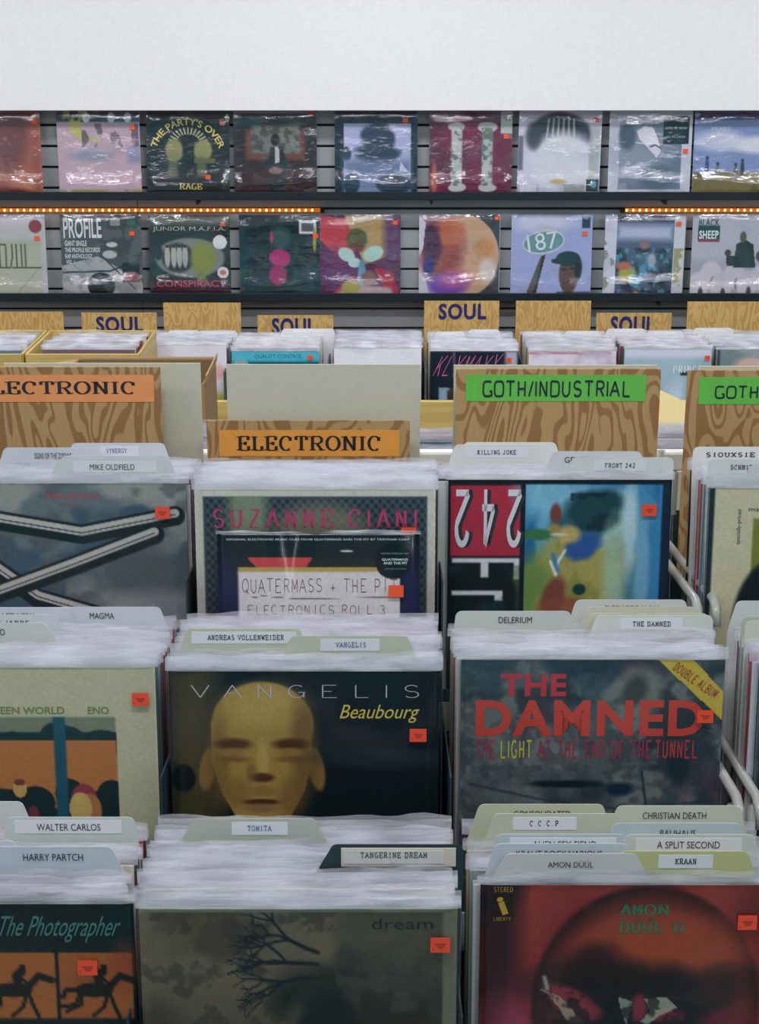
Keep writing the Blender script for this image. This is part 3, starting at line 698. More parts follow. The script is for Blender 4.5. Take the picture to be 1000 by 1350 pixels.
a.poly([(0, 0), (.08, .1), (.05, .4), (.0, .5)], (196, 190, 202)); a.poly([(0, .72), (.08, .76), (.12, .95), (.25, 1), (0, 1)], (190, 186, 198))
wall_rec(552, 659, 1, a, 'white cover with a big multicoloured moon disc on the lower ledge', [(655, 291)])
a = A((158, 164, 204)); a.ell(.4, .1, .4, .12, (190, 192, 216), .7); a.poly([(.37, .5), (.43, .48), (.3, 1), (.18, 1)], (96, 92, 88)); a.poly([(.43, .48), (.4, .48), (.27, 1), (.31, 1)], (60, 58, 60)); a.ell(.4, .33, .26, .14, (196, 206, 214), .05, 1, -.15); a.ell(.4, .33, .245, .125, (108, 150, 156), .05, 1, -.15)
a.ell(.72, .72, .12, .24, (108, 76, 66), .15); a.ell(.71, .53, .15, .09, (34, 60, 68), .12); a.ell(.6, .56, .1, .035, (34, 56, 64), .2); a.ell(.84, .65, .05, .14, (40, 40, 46), .3, 1, 0, .5, 4); a.rect(.58, .94, 1, 1, (40, 56, 66), .03); a.ell(.66, .66, .04, .015, (60, 40, 38), .4); a.ell(.77, .65, .04, .015, (60, 40, 38), .4); a.ell(.69, .83, .045, .018, (80, 44, 44), .4); a.rect(.87, .03, .97, .16, (44, 58, 90), .01)
wall_rec(674, 780, 1, a, 'pale blue cover with a road sign and a capped head on the lower ledge', [(770, 311)], [('187', 'semi', 695, 735, 310, 332, (214, 218, 226), {'tilt': .16}), ('CALIFORNIA', 'sans', 702, 728, 306, 310, (200, 210, 216), {'tilt': .16})])
a = A((86, 100, 124)); a.rect(0, 0, 1, .08, (50, 56, 90), .04); a.rect(.16, .12, .84, .3, (176, 180, 205), .1); a.rect(0, 0, .15, 1, (198, 196, 210), .005); a.rect(.86, 0, 1, 1, (196, 196, 200), .005); a.cloud((120, 128, 90), 10, 10, 4, .55, .62, .7, (0, .3, .14, 1)); a.cloud((150, 140, 70), 10, 10, 6, .55, .62, .7, (.87, .4, 1, 1))
a.cloud((28, 42, 56), 6, 6, 7, .4, .6, .9, (.15, .4, .85, 1)); a.ell(.3, .72, .11, .1, (176, 168, 60), .4); a.ell(.25, .62, .1, .05, (190, 110, 80), .5); a.cloud((90, 160, 190), 14, 14, 9, .6, .66, .8, (.15, .4, .85, 1)); a.ell(.5, .36, .06, .06, (150, 110, 120), .5); a.ell(.6, .55, .05, .08, (200, 196, 200), .5, .7); a.ell(.28, .98, .04, .03, (200, 110, 50), .4); a.ell(.42, .96, .03, .03, (210, 150, 50), .4)
wall_rec(795, 903, 1, a, 'blue-grey crowd picture cover between two white margins on the lower ledge', [(893, 298)], roll=.6)
a = A((178, 176, 188)); a.rect(0, .55, 1, 1, (166, 160, 170), .1)
for k, (x, y) in enumerate(((.1, .85), (.25, .72), (.38, .86), (.55, .74), (.7, .84), (.88, .76), (1, .88))): a.ell(x, y, .14, .16, (196, 188, 196), .25, 1, 0, .2, k); a.ell(x + .03, y + .1, .03, .07, (84, 70, 72), .4)
a.poly([(.55, .35), (.66, .3), (.76, .36), (.8, .64), (.52, .64)], (44, 52, 54)); a.ell(.63, .27, .04, .07, (92, 92, 62), .3); a.poly([(.43, .5), (.54, .5), (.54, .62), (.44, .62)], (54, 60, 62)); a.ell(.45, .46, .04, .04, (84, 62, 60), .3); a.ell(.84, .5, .04, .06, (90, 72, 70), .3); a.rect(.07, .13, .34, .3, (40, 80, 84), .004); a.rect(.07, .3, .34, .33, (150, 60, 80), .004)
wall_rec(911, 1020, 1, a, 'grey cover with dark figures above pale sheep at the right end of the lower ledge', [], [('BLACK', 'heavy', 919, 947, 292, 302, (60, 84, 88)), ('SHEEP', 'heavy', 920, 946, 307, 318, (222, 220, 224))])

ORD = 'first second third fourth fifth sixth seventh eighth ninth tenth eleventh twelfth thirteenth fourteenth fifteenth sixteenth seventeenth eighteenth nineteenth twentieth'.split()
# ================================================================== BACK BROWSER (the long low bin under the wall)
def record_row(xc, base, t0, t1, step, label, group, jit=.003, rj=random.Random(3), skip=(), up=1.0, lean=BETA, face=0):
    t = t0; n = 0
    while t < t1:
        if not any(abs(t - s) < .0045 for s in skip):
            by, bz = base(t)
            hj = rj.uniform(-.004, .003)
            T = thing('vinyl_record', label % ORD[n], 'record', (xc + rj.uniform(-jit, jit), by, bz + hj), (-lean + rj.uniform(-.012, .012), 0, rj.uniform(-.008, .008)), group)
            ob('jacket', rj.choice(JACKETS), T); ob('plastic_sleeve', rj.choice(SLEEVES), T)
            n += 1
        t += step * rj.uniform(.85, 1.15)
    return n
YB = 5.42; zB = CAM_Z - 1.133
BX = [(-.534 + .1575, 463, 'the cyan cover'), (-.164 + .1575, 459, 'the blank white front in the back row'), (.184 + .1575, 463, 'the dark cover with pink script'), (.54 + .1575, 463, 'the white cover with a red line'), (.885 + .1575, 460, 'the silvery blue cover'), (1.22 + .1575, 461, 'the grey-green cover at the right'), (-.868 + .1575, 455, 'the pale front next to the cardboard box')]
def back_base(t): return YB - .315 * math.sin(BETA) + t, zB - .315 * math.cos(BETA) - t * .04
NB = 44
def TXB(px0, py0): return lambda s, st, x0, x1, y0, y1, c, **k: (s, st, (x0 - px0) / 115, (x1 - px0) / 115, (y0 - py0) / 112, (y1 - py0) / 112, c, k)
arts = []
a = Art(NB, (40, 150, 172)); a.rect(.0, .0, 1, .1, (70, 170, 190), .01); a.rect(.03, .11, .17, 1, (150, 150, 160), .01); a.rect(.2, .12, 1, 1, (26, 44, 56), .01); a.rect(.6, .16, .9, 1, (60, 150, 180), .02)
arts.append((a, 'cyan banded cover at the front of the back row bin', [TXB(305, 463)('QUALITY CONTROL', 'sans', 335, 398, 467, 473, (30, 80, 96))], [(.9, .07)]))
a = Art(NB, (206, 204, 212)); a.cloud((190, 188, 200), 3, 6, 3); arts.append((a, 'blank white record at the front of its bin in the back row', [], []))
a = Art(NB, (20, 38, 52)); a.rect(.0, .0, 1, .012, (120, 90, 110)); a.rect(.27, 0, .28, .3, (90, 80, 100)); a.rect(.6, 0, .61, .3, (90, 80, 100)); a.rect(0, .28, .3, .29, (110, 90, 110)); a.rect(.1, .42, .34, .9, (130, 160, 176), .02); a.ell(.25, .5, .06, .08, (70, 50, 50), .2); a.ell(.25, .62, .08, .08, (44, 40, 50), .3); a.rect(.86, 0, 1, .5, (160, 160, 180), .05)
arts.append((a, 'dark cover with pink handwritten title at the front of a back row bin', [TXB(567, 463)('KLYMAXX', 'hand', 577, 656, 466, 496, (196, 90, 140), shear=.5)], [(.9, .1)]))
a = Art(NB, (200, 192, 204)); a.rect(0, .02, .95, .04, (180, 70, 90), .01); a.cloud((180, 160, 176), 6, 8, 3); arts.append((a, 'whitish cover with a thin red line in a back row bin', [], []))
a = Art(NB, (150, 172, 182)); a.rect(0, 0, 1, .1, (190, 190, 205), .05); a.ell(.65, .75, .2, .35, (190, 200, 215), .7, .8); a.ell(.9, .6, .2, .4, (100, 140, 150), .6, .7); a.rect(.64, .26, .84, .31, (30, 60, 66))
arts.append((a, 'silvery blue cover with white serif title in a back row bin', [TXB(823, 460)('PRINCE', 'deco', 888, 926, 481, 491, (222, 220, 228))], [(.95, .1)]))
a = Art(NB, (110, 128, 130)); a.ell(.4, .2, .2, .12, (190, 160, 150), .5); a.rect(0, 0, .03, 1, (40, 60, 66)); a.cloud((140, 152, 156), 3, 4, 3); arts.append((a, 'grey-green cover with a blurred pale shape at the right of the back row', [], []))
a = Art(NB, (200, 196, 206)); a.rect(0, .55, 1, 1, (170, 175, 80), .1); a.ell(.9, .3, .08, .08, (210, 120, 110), .5, .5); arts.append((a, 'pale cover with a yellow-green foot beside the cardboard box', [], []))
for (xc, py, nm), (a, lab, tx, st) in zip(BX, arts):
    d = 0
    h = 0.315 * math.cos(BETA)
    zz = at(500, py, YB)[1] - h
    record(lab, (xc, YB - .315 * math.sin(BETA), zz), a, 'front records of the back row bins', texts=tx, stick=st, seed=int(py + xc * 10))
    record_row(xc, back_base, .02, .33, .034, 'plastic-sleeved record, %s behind ' + nm, 'sleeved records in the back row bins', .006, random.Random(int(xc * 100)))
# small tab cards there
for k, (x0, x1, py, Y) in enumerate(sorted(((372, 440, 433, 5.66), (222, 262, 435, 5.7), (262, 312, 436, 5.68), (312, 372, 444, 5.58), (375, 420, 447, 5.55), (455, 500, 437, 5.72), (574, 612, 437, 5.66), (618, 658, 434, 5.7), (585, 625, 447, 5.55), (690, 738, 437, 5.7), (745, 790, 436, 5.66), (800, 850, 433, 5.66), (853, 900, 436, 5.62), (915, 965, 432, 5.7)))):
    xa, z1 = at(x0, py, Y); xb, _ = at(x1, py, Y); w2 = (xb - xa) / 2
    T = thing('divider_card', 'small pale tab card in the back row, %s from the left' % ORD[k], 'divider', ((xa + xb) / 2, Y - .04, z1 - .33), (-BETA, 0, 0), 'tab cards in the back row bins')
    pts = [(-w2, 0), (w2, 0), (w2 + .004, .315), (w2, .326), (w2 - .008, .332), (-w2 + .008, .332), (-w2, .326), (-w2 - .004, .315)]
    n = 8; v = [(x, -.0005, z) for x, z in pts] + [(x, .0005, z) for x, z in pts]
    ob('card', mesh(v, [tuple(range(n)), tuple(range(15, 7, -1))] + [(i, i + n, (i + 1) % n + n, (i + 1) % n) for i in range(n)], mat((205, 206, 208), .5)), T)
    ob('label_strip', MB().box(-w2 * .6, w2 * .6, -.0009, -.0004, .318, .327).mesh([mat((216, 216, 222), .5)]), T)

# the long bin itself
zrt = at(500, 527, 5.33)[1]; zrb = at(500, 572, 5.33)[1]
T = thing('browser_bin', 'long low yellow wood record bin along the back wall', 'bin', (0, YB, 0))
x0b, x1b = -.92, 2.9
ob('front_rail', MB().box(x0b, x1b, -.11, -.09, zrb, zrt, bev=.003).mesh([YWOOD]), T)
ob('back_rail', MB().box(x0b, x1b, .52, .54, zrb, zrt + .02, bev=.003).mesh([YWOOD]), T)
ob('tray', MB().box(x0b, x1b, -.09, .52, zrb, zrb + .012).mesh([mat((30, 44, 50), .6)]), T)
ob('shelf', MB().box(x0b, x1b, -.1, .54, .14, .16).mesh([mat((40, 50, 54), .6)]), T)
for x in (-.9, -.555, -.187, .166, .524, .868, 1.21, 1.56):
    ob('partition', MB().box(x - .003, x + .003, -.088, .52, zrb + .012, zrt + .1).mesh([mat((60, 66, 66), .5)]), T)
for x in (x0b + .03, 1.0, x1b - .03):
    for y in (-.08, .5):
        ob('leg', MB().box(x - .025, x + .025, y - .02, y + .02, 0, zrb, bev=.003).mesh([mat((50, 56, 60), .5)]), T)

# SOUL and blank boards at the back of the bin
SB = 'plywood boards standing at the back of the back row'
YD = 5.86
def sb(x0, x1, py, label, text=None, tb=None):
    genre_board(YD, R(4), x0, x1, py, .30, label, WOODL, SB, text=text, style='heavy', tbox=tb, tcol=(18, 26, 92))
sb(-20, 83, 411, 'blank plywood board at the far left of the back row')
sb(107, 206, 412, 'plywood board with dark blue word, left, above the cardboard box', 'SOUL', (126, 417, 188, 438))
sb(215, 317, 399, 'blank taller plywood board between the two left lettered boards')
sb(339, 439, 415.5, 'lettered plywood board half covered by a tab card in the back row', 'SOUL', (358, 419, 416, 442))
sb(559, 658, 396.5, 'tall plywood board with dark blue word right of centre', 'SOUL', (578, 400, 641, 421))
sb(680, 779, 396.5, 'blank plywood board right of the tall lettered one')
sb(786, 885, 412.5, 'low plywood board with its blue word cut off by sleeves at the right', 'SOUL', (805, 416.5, 863, 441))
sb(906, 1008, 397.5, 'blank plywood board at the right end of the back row')

# wooden crates with records at the far left, cardboard box in front
def crate(px0, px1, pyt, Y, depth, label, nm):
    xa, z1 = at(px0, pyt, Y); xb, _ = at(px1, pyt, Y)
    T = thing('record_crate', label, 'box', ((xa + xb) / 2, Y, 0)); w2 = (xb - xa) / 2; h0 = z1 - .3
    ob('front_panel', MB().box(-w2, w2, 0, .01, h0, z1, bev=.001).mesh([YWOOD]), T)
    ob('back_panel', MB().box(-w2, w2, depth, depth + .01, h0, z1, bev=.001).mesh([YWOOD]), T)
    for s in (-1, 1): ob('side_panel', MB().box(s * w2 - .005, s * w2 + .005, .01, depth, h0, z1, bev=.001).mesh([YWOOD]), T)
    ob('bottom_panel', MB().box(-w2, w2, 0, depth, h0, h0 + .01).mesh([YWOOD]), T)
    g = lambda t: (Y + .01 + t, z1 - .313 - t * .05)
    record_row((xa + xb) / 2, g, .03, depth - .02, .036, 'plastic-sleeved record, %s from the front in ' + nm, 'sleeved records in the left crates', .008, random.Random(int(px0 + 50)))
    return h0
h1 = crate(-110, 28, 467, 5.0, .40, 'yellow wooden record crate cut by the left photo edge', 'the crate at the left edge')
h2 = crate(34, 182, 467, 5.0, .40, 'yellow wooden record crate behind the open cardboard box', 'the crate behind the cardboard box')
T = thing('stock_table', 'low grey table under the crates and the cardboard box', 'table', (-1.05, 4.9, 0))
zta = min(h1, h2)
ob('tabletop', MB().box(-.75, .1, -.65, .42, zta - .03, zta - .001, bev=.003).mesh([mat((90, 94, 96), .5)]), T)
for x in (-.7, .06):
    for y in (-.6, .37): ob('leg', MB().box(x - .02, x + .02, y - .02, y + .02, 0, zta - .03, bev=.002).mesh([mat((60, 62, 64), .5)]), T)
# cardboard box with open flaps
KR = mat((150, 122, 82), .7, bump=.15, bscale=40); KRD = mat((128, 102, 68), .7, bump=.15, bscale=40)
Yb = 4.3; z1 = at(96, 474, Yb + .33)[1]; xa = at(100, 480, Yb + .3)[0]; xb = at(278, 480, Yb + .2)[0]; w2 = (xb - xa) / 2
T = thing('cardboard_box', 'open brown cardboard box behind the left cream card', 'box', ((xa + xb) / 2, Yb, 0)); h0 = zta
ob('front_wall', MB().box(-w2, w2, 0, .005, h0, z1).mesh([KR]), T)
ob('back_wall', MB().box(-w2, w2, .33, .335, h0, z1).mesh([KRD]), T)
ob('side_wall', MB().box(-w2, -w2 + .005, .005, .33, h0, z1).mesh([KRD]), T)
ob('side_wall', MB().box(w2 - .005, w2, .005, .33, h0, z1).mesh([KRD]), T)
ob('bottom', MB().box(-w2, w2, 0, .335, h0, h0 + .005).mesh([KR]), T)
ob('flap', MB().box(-.07, 0, .01, .325, -.002, .002).mesh([KR]), T, (-w2, 0, z1), (0, R(-8), 0))
ob('flap', MB().box(0, .004, .01, .325, -.002, .022).mesh([KR]), T, (w2 + .001, 0, z1), (0, R(7), 0))
ob('flap', MB().box(-w2 + .01, w2 - .01, 0, .05, -.002, .002).mesh([KRD]), T, (0, .336, z1), (R(-6), 0, 0))
ob('packing_tape', MB().box(w2 - .03, w2 + .0006, -.0008, 0, h0 + .12, z1 - .17).mesh([mat((176, 140, 96), .25)]), T)

# ================================================================== FRONT RACK
STEEL = mat((150, 153, 146), .35, coat=.4); DARK = mat((24, 50, 58), .5)
def rack(x0, x1, label, parts):
    T = thing('record_rack', label, 'rack', ((x0 + x1) / 2, 1.9, 0)); ox, oy = (x0 + x1) / 2, 1.9
    for r in range(3):
        by, bz = tier_base(r); L = .30 if r < 2 else .42
        t0 = -.055
        def pt(t, up): 
            return by + t * math.cos(SIG) + up * math.sin(BETA) - oy, bz - t * math.sin(SIG) + up * math.cos(BETA)
        def slab(a, b, ua, ub, name, m, xa=x0 + .004, xb=x1 - .004):
            c = [pt(a, ua), pt(b, ua), pt(b, ub), pt(a, ub)]
            v = [(xa - ox, y, z) for y, z in c] + [(xb - ox, y, z) for y, z in c]
            ob(name, mesh(v, [(3, 2, 1, 0), (4, 5, 6, 7)] + [(i, (i + 1) % 4, (i + 1) % 4 + 4, i + 4) for i in range(4)], m), T)
        Lb = .275 if r < 2 else .40
        slab(t0, Lb, -.012, -.004, 'tray', DARK)
        slab(t0, t0 + .004, -.012, .035, 'tray_lip', STEEL)
        slab(Lb - .004, Lb, -.004, .20, 'back_panel', DARK)
        for xp in parts:
            slab(t0 + .01, Lb - .006, -.004, .20, 'partition', DARK, xp - .001, xp + .001)
        for xs in (x0 + .006, x1 - .006):
            zr_ = .168
            path = [(xs - ox,) + pt(t0 + .005, zr_ - .03), (xs - ox,) + pt(t0 + .012, zr_ - .008), (xs - ox,) + pt(t0 + .03, zr_), (xs - ox,) + pt(Lb - .06, zr_), (xs - ox,) + pt(Lb - .03, zr_ + .004), (xs - ox,) + pt(Lb - .016, zr_ + .02), (xs - ox,) + pt(Lb - .012, zr_ + .05), (xs - ox,) + pt(Lb - .012, zr_ + .13)]
            ob('side_rail', mesh(*tube(path, .0062, 10), STEEL, None, True), T)
            slab(t0, Lb, -.012, .055, 'side_plate', STEEL, xs - .002, xs + .002)
    zr2 = at(500, 597, 2.30)[1]
    ob('back_rail', MB().box(x0 - ox, x1 - ox, 2.3 - oy, 2.325 - oy, zr2 - .03, zr2, bev=.003).mesh([mat((205, 204, 200), .4)]), T)
    for xs in (x0 + .02, x1 - .02):
        for y, zt_ in ((1.33, tier_base(0)[1] - .02), (2.31, zr2 - .03)):
            ob('leg', MB().box(xs - .015 - ox, xs + .015 - ox, y - .015 - oy, y + .015 - oy, 0, zt_, bev=.002).mesh([STEEL]), T)
        ob('side_brace', MB().box(xs - .008 - ox, xs + .008 - ox, 1.33 - oy, 2.31 - oy, .45, .48, bev=.002).mesh([STEEL]), T)
        for r in (1, 2):
            by, bz = tier_base(r)
            ob('upright', MB().box(xs - .008 - ox, xs + .008 - ox, by + .1 - oy, by + .115 - oy, .48, bz - .03).mesh([STEEL]), T)
rack(-.925, .424, 'stepped cream metal record rack filling the left and middle front', (-.5875, -.2525, .0825))
rack(.436, 1.12, 'stepped cream metal record rack entering at the right edge', (.7625,))

cardt = {}
BL = (181, 184, 190); GR = (170, 173, 156); INK = (14, 18, 22)
DCQ = []
def dc(*a_, **k): DCQ.append((a_, k))
# top tier
dc(2, 0, 93, 218, 584, 'rear tab card with small blue typed name before the left orange board', 'SYNERGY', 'type', (132, 183), BL, (76, 106, 136), (140, 167))
dc(2, 0, 3, 133, 590, 'tab card with condensed black name, leftmost in the top tier', 'SIGNS OF THE ZODIAC', 'semi', None, BL, INK, (45, 94))
dc(2, 0, 80, 225, 601, 'tab card hidden just behind another, left bin of the top tier', None, body=(183, 186, 187))
dc(2, 0, 74, 213, 604.5, 'tab card directly behind the cover with grey bars', 'MIKE OLDFIELD', 'semi', (96, 206), (185, 186, 187), INK, (118, 177), slant=.016)
dc(2, 2, 610, 734, 583, 'tab card peeping over another before the left green board', None, body=(195, 195, 192))
dc(2, 2, 597, 725, 586, 'cream tab card with typed name, left in the bin under the green board', 'KILLING JOKE', 'type', (612, 696), (195, 195, 192), INK, (629, 680))
dc(2, 2, 726, 846, 595, 'tab card mostly hidden with two letters showing, top tier', 'GENERAL', 'semi', None, (188, 190, 194), INK, (744, 790), slant=.014)
dc(2, 2, 752, 888, 603, 'tab card with typed name and number behind the blue painted cover', 'FRONT 242', 'type', (782, 852), (189, 191, 189), INK, (797, 837), slant=.014)
dc(2, 3, 909, 1040, 589, 'tab card with wide typed name at the right edge of the top tier', 'SIOUXSIE', 'type', None, (196, 197, 196), INK, (931, 995))
dc(2, 3, 931, 1060, 605, 'tab card in front of the wide-lettered one, right edge', 'SCHNITT', 'type', None, (190, 193, 193), INK, (963, 997))
dc(2, 3, 987, 1090, 612, 'grey tab card corner at the right edge of the top tier', None, body=(183, 185, 185))
# middle tier
dc(1, 0, -50, 94, 800.5, 'rear left tab card with its name half covered, middle tier', 'KRAFTWERK', 'semi', None, BL, INK, (-12, 46), slant=.012)
dc(1, 0, 75, 213, 800, 'pale tab card with name in capitals below the grey bars cover', 'MAGMA', 'semi', None, BL, INK, (118, 150))
dc(1, 0, -60, 76, 810, 'second half covered tab card at the left edge of the middle tier', 'MICHEL JARRE', 'semi', None, BL, INK, (-36, 38), slant=.012)
dc(1, 0, -70, 64, 821, 'front tab card at the left edge of the middle tier', 'ENO', 'semi', None, (181, 184, 181), INK, (-12, 6), slant=.022)
dc(1, 1, 243, 398, 828.5, 'cream tab card with long typed name before the handwritten panel cover', 'ANDREAS VOLLENWEIDER', 'type', (252, 390), GR, (36, 40, 48), (273, 374))
dc(1, 1, 380, 540, 838, 'cream tab card with blue typed name above the bald head cover', 'VANGELIS', 'type', (422, 500), GR, (65, 95, 119), (442, 482), slant=.014)
dc(1, 2, 757, 905, 790.5, 'rearmost of the right tab cards, name half covered, middle tier', 'FLESH FOR LULU', 'semi', None, (181, 184, 181), (100, 60, 60), (797, 868), slant=.010)
dc(1, 2, 772, 922, 800, 'middle one of the right tab cards with green typed name half covered', 'DIE WARZAU', 'type', None, (177, 178, 163), (70, 100, 90), (824, 872), slant=.012)
dc(1, 2, 776, 934, 808.5, 'yellowish tab card edge just behind the front right one, middle tier', None, body=(173, 175, 155), slant=.012)
dc(1, 2, 600, 753, 805.5, 'grey-green tab card with name in capitals, left above the red lettered cover', 'DELERIUM', 'semi', None, (175, 178, 173), INK, (657, 701), slant=.008)
dc(1, 2, 784, 940, 811, 'front right tab card above the red lettered cover', 'THE DAMNED', 'type', (817, 900), (186, 188, 182), INK, (834, 884), slant=.012)
dc(1, 3, 969, 1080, 792, 'tall tab card corner at the right edge of the middle tier', None, body=(187, 191, 190))
dc(1, 3, 977, 1090, 813, 'greenish tab card corner at the right edge, middle tier', None, body=(157, 166, 151))
dc(1, 3, 982, 1090, 818, 'cream front tab card corner at the right edge, middle tier', None, body=(183, 183, 171))
# front tier
dc(0, 0, -60, 32, 1056.5, 'rear tab card corner at the left edge of the front tier', None, body=(182, 185, 185), slant=.012)
dc(0, 0, 8, 178, 1077, 'tab card with name on a pale strip below the landscape cover', 'WALTER CARLOS', 'semi', (19, 160), (174, 182, 178), INK, (48, 132))
dc(0, 0, -60, 22, 1108, 'small tab card corner at the left edge of the front tier', None, body=BL)
dc(0, 0, -10, 150, 1116, 'blue-grey tab card with name above the horse cover', 'HARRY PARTCH', 'semi', None, (173, 180, 189), INK, (30, 109), slant=.016)
dc(0, 1, 250, 418, 1079, 'green-grey tab card with blue typed name in the middle front bin', 'TOMITA', 'type', (305, 379), (159, 164, 151), (67, 103, 127), (326, 358), slant=.018)
dc(0, 1, 434, 613, 1113, 'black tab card holding a cream typed label', 'TANGERINE DREAM', 'type', (453, 585), (22, 44, 50), (60, 70, 60), (475, 563), slant=.020, holder=True, stripc=(184, 182, 178))
dc(0, 2, 629, 797, 1060, 'rearmost left tab card of the right front bin, name half covered', 'CONSOLIDATED', 'semi', None, (169, 173, 154), INK, (677, 752))
dc(0, 2, 811, 977, 1062, 'rearmost right tab card of the right front bin', 'CHRISTIAN DEATH', 'semi', None, (176, 178, 162), INK, (847, 931))
dc(0, 2, 648, 818, 1072.5, 'tab card with four dotted letters on a white strip', 'C.C.C.P.', 'type', (676, 760), (171, 175, 154), INK, (698, 740))
dc(0, 2, 806, 978, 1085, 'bluish tab card with single name, second of the right-hand tabs', 'BAUHAUS', 'semi', None, (162, 174, 178), INK, (870, 917))
dc(0, 2, 653, 825, 1099.5, 'blue-green tab card with half covered three word name', 'ALIEN SEX FIEND', 'semi', (672, 812), (165, 175, 178), INK, (702, 786))
dc(0, 2, 822, 996, 1100, 'wide tab card with three word name, third of the right-hand tabs', 'A SPLIT SECOND', 'semi', (838, 978), (176, 182, 178), INK, (866, 949))
dc(0, 2, 650, 828, 1112, 'pale blue tab card with slashed name half covered', 'KRAUT ROCK/VARIOUS', 'semi', None, (173, 180, 187), INK, (680, 794))
dc(0, 2, 815, 988, 1122, 'yellow-green tab card with short typed name', 'KRAAN', 'type', (868, 940), (168, 170, 118), INK, (890, 918))
dc(0, 2, 664, 842, 1125, 'front grey tab card above the red cover', 'AMON D\u00dc\u00dcL', 'semi', None, (181, 179, 179), INK, (722, 782), slant=.016)

for a_, k in reversed(DCQ):                      # the front ones first
    cardt.setdefault((a_[0], a_[1]), []).append(divider_card(a_[0], XC[a_[0]][a_[1]], *a_[2:], **k))
# ---- front covers
NA = 200
def cover(r, c, left, wpx, art, label, texts=(), stick=(), dx=0, w_=.315, h_=.315, dt=0.0, hpx=None, top=None, wrap='sleeve'):
    top = top or YT[r][c]; hpx = hpx or {0: 376, 1: 338, 2: 306}[r] * h_ / .315
    h = h_
    t, Z = solve_t(r, top, h)
    t += dt
    by, bz = tier_base(r, t)
    xc = (left + wpx / 2 - CX) * Z / FPX
    tx = [(q[0], q[1], (q[2] - left) / wpx, (q[3] - left) / wpx, (q[4] - top) / hpx, (q[5] - top) / hpx) + tuple(q[6:]) for q in texts]
    st = [((x - left) / wpx, (y - top) / hpx) for x, y in stick]
    record(label, (xc, by, bz), art, 'front records of the rack bins', w_=w_, h_=h_, stick=st, wrap=wrap, texts=tx, seed=r * 4 + c)
    return t
fr = {}
# top tier
a = Art(NA, (100, 112, 116)); a.cloud((142, 142, 136), 4, 5, 5, .45, .62); a.cloud((60, 84, 100), 5, 6, 9, .5, .62, .85); a.cloud((84, 86, 92), 7, 10, 29, .54, .64, .6); a.ell(.85, .4, .25, .12, (84, 90, 94), .7, .7); a.ell(.9, .55, .3, .08, (150, 146, 146), .8, .7)
for p, q in (([(-.05, .2), (.35, .5), (.75, .62)], 0), ([(.2, .16), (.55, .22), (.95, .14)], 1), ([(.12, .5), (.5, .36), (.86, .22)], 2)):
    a.line(p, .085, (30, 44, 46), .06); a.line([(x, y - .012) for x, y in p], .036, (176, 170, 164), .12)
    a.line([(x, y - .006) for x, y in p], .006, (60, 66, 64), .4)
fr[(2, 0)] = cover(2, 0, -68, 315, a, 'grey cloudy cover with crossing black and white bars in the top left bin', [('TUBULAR BELLS', 'sans', 57, 131, 649, 657, (170, 72, 68)), ('MIKE OLDFIELD', 'sans', 77, 107, 664, 667, (150, 70, 66))], [(215, 675)])
a = Art(NA, (186, 184, 172), edge=(170, 165, 140)); a.rect(.035, .03, .965, 1, (44, 54, 66), .006)
for k in range(-24, 60): a.line([(k * .035, .03), (k * .035 + .5, .6)], .008, (92, 102, 106), .8, .6); a.line([(k * .035, .03), (k * .035 - .5, .6)], .008, (92, 102, 106), .8, .6)
a.ell(.22, .1, .08, .22, (128, 140, 110), .7, .9); a.ell(.52, .2, .2, .14, (126, 124, 100), .5, .8); a.ell(.45, .26, .14, .05, (40, 96, 100), .5, .8); a.rect(0, 0, 1, .028, (186, 184, 172), .004); a.rect(0, 0, .033, 1, (180, 178, 166), .004); a.rect(.967, 0, 1, 1, (186, 184, 172), .004); a.cloud((60, 50, 96), 3, 3, 7, .5, .8, .5, (.04, .4, .15, 1))
fr[(2, 1)] = cover(2, 1, 257, 316, a, 'cream bordered dark lattice cover with pink title in the top middle bin', [('SUZANNE CIANI', 'deco', 281, 549, 670, 695, (178, 50, 96))], [(538, 701)])
a = Art(140, (18, 34, 40)); a.rect(.02, .01, .98, 1, (22, 44, 46), .01); a.rect(.1, .13, .92, .19, (40, 48, 42), .04); a.poly([(.145, .115), (.47, .115), (.43, .18), (.2, .18)], (196, 70, 72)); a.ell(.05, .4, .07, .3, (46, 42, 90), .8, .7); a.ell(.96, .35, .07, .25, (44, 40, 90), .8, .7)
a.rect(.1, .168, .905, .2, (176, 150, 80), .004); a.rect(.1, .192, .905, 1, (198, 192, 192), .004); a.line([(.16, .325), (.22, .315), (.4, .33), (.9, .32)], .004, (120, 80, 76), .5); a.ell(.64, .085, .03, .006, (190, 196, 190), .5); a.ell(.874, .137, .093, .093, (18, 32, 38), .02)
t10 = cover(2, 1, 285, 269, a, 'smaller dark record with a cream handwritten panel in the top middle bin',
   [('ORIGINAL ELECTRONIC MUSIC CUES FROM QUATERMASS AND THE PIT BY TRISTRAM CARY', 'bold', 297, 541, 708.5, 711.5, (176, 186, 186)), ('QUATERMASS & THE PIT', 'hand', 317, 524, 761, 783, (116, 42, 44)), ('ELECTRONICS ROLL 3', 'hand', 324, 508, 797, 811, (116, 42, 44)),
    ('QUATERMASS', 'bold', 504, 539, 735, 738.5, (200, 210, 206), {'name': 'sticker_lettering'}), ('AND THE PIT', 'bold', 506, 538, 739.5, 743, (200, 210, 206), {'name': 'sticker_lettering'}), ('RECORD STORE DAY 2017', 'sans', 503, 540, 727.5, 729.5, (130, 160, 160), {'name': 'sticker_lettering'}), ('LIMITED EDITION', 'sans', 508, 536, 748, 750, (110, 140, 140), {'name': 'sticker_lettering'})], [(523, 778)], w_=.262, h_=.262, dt=-.004, top=703, hpx=262, wrap='thin')
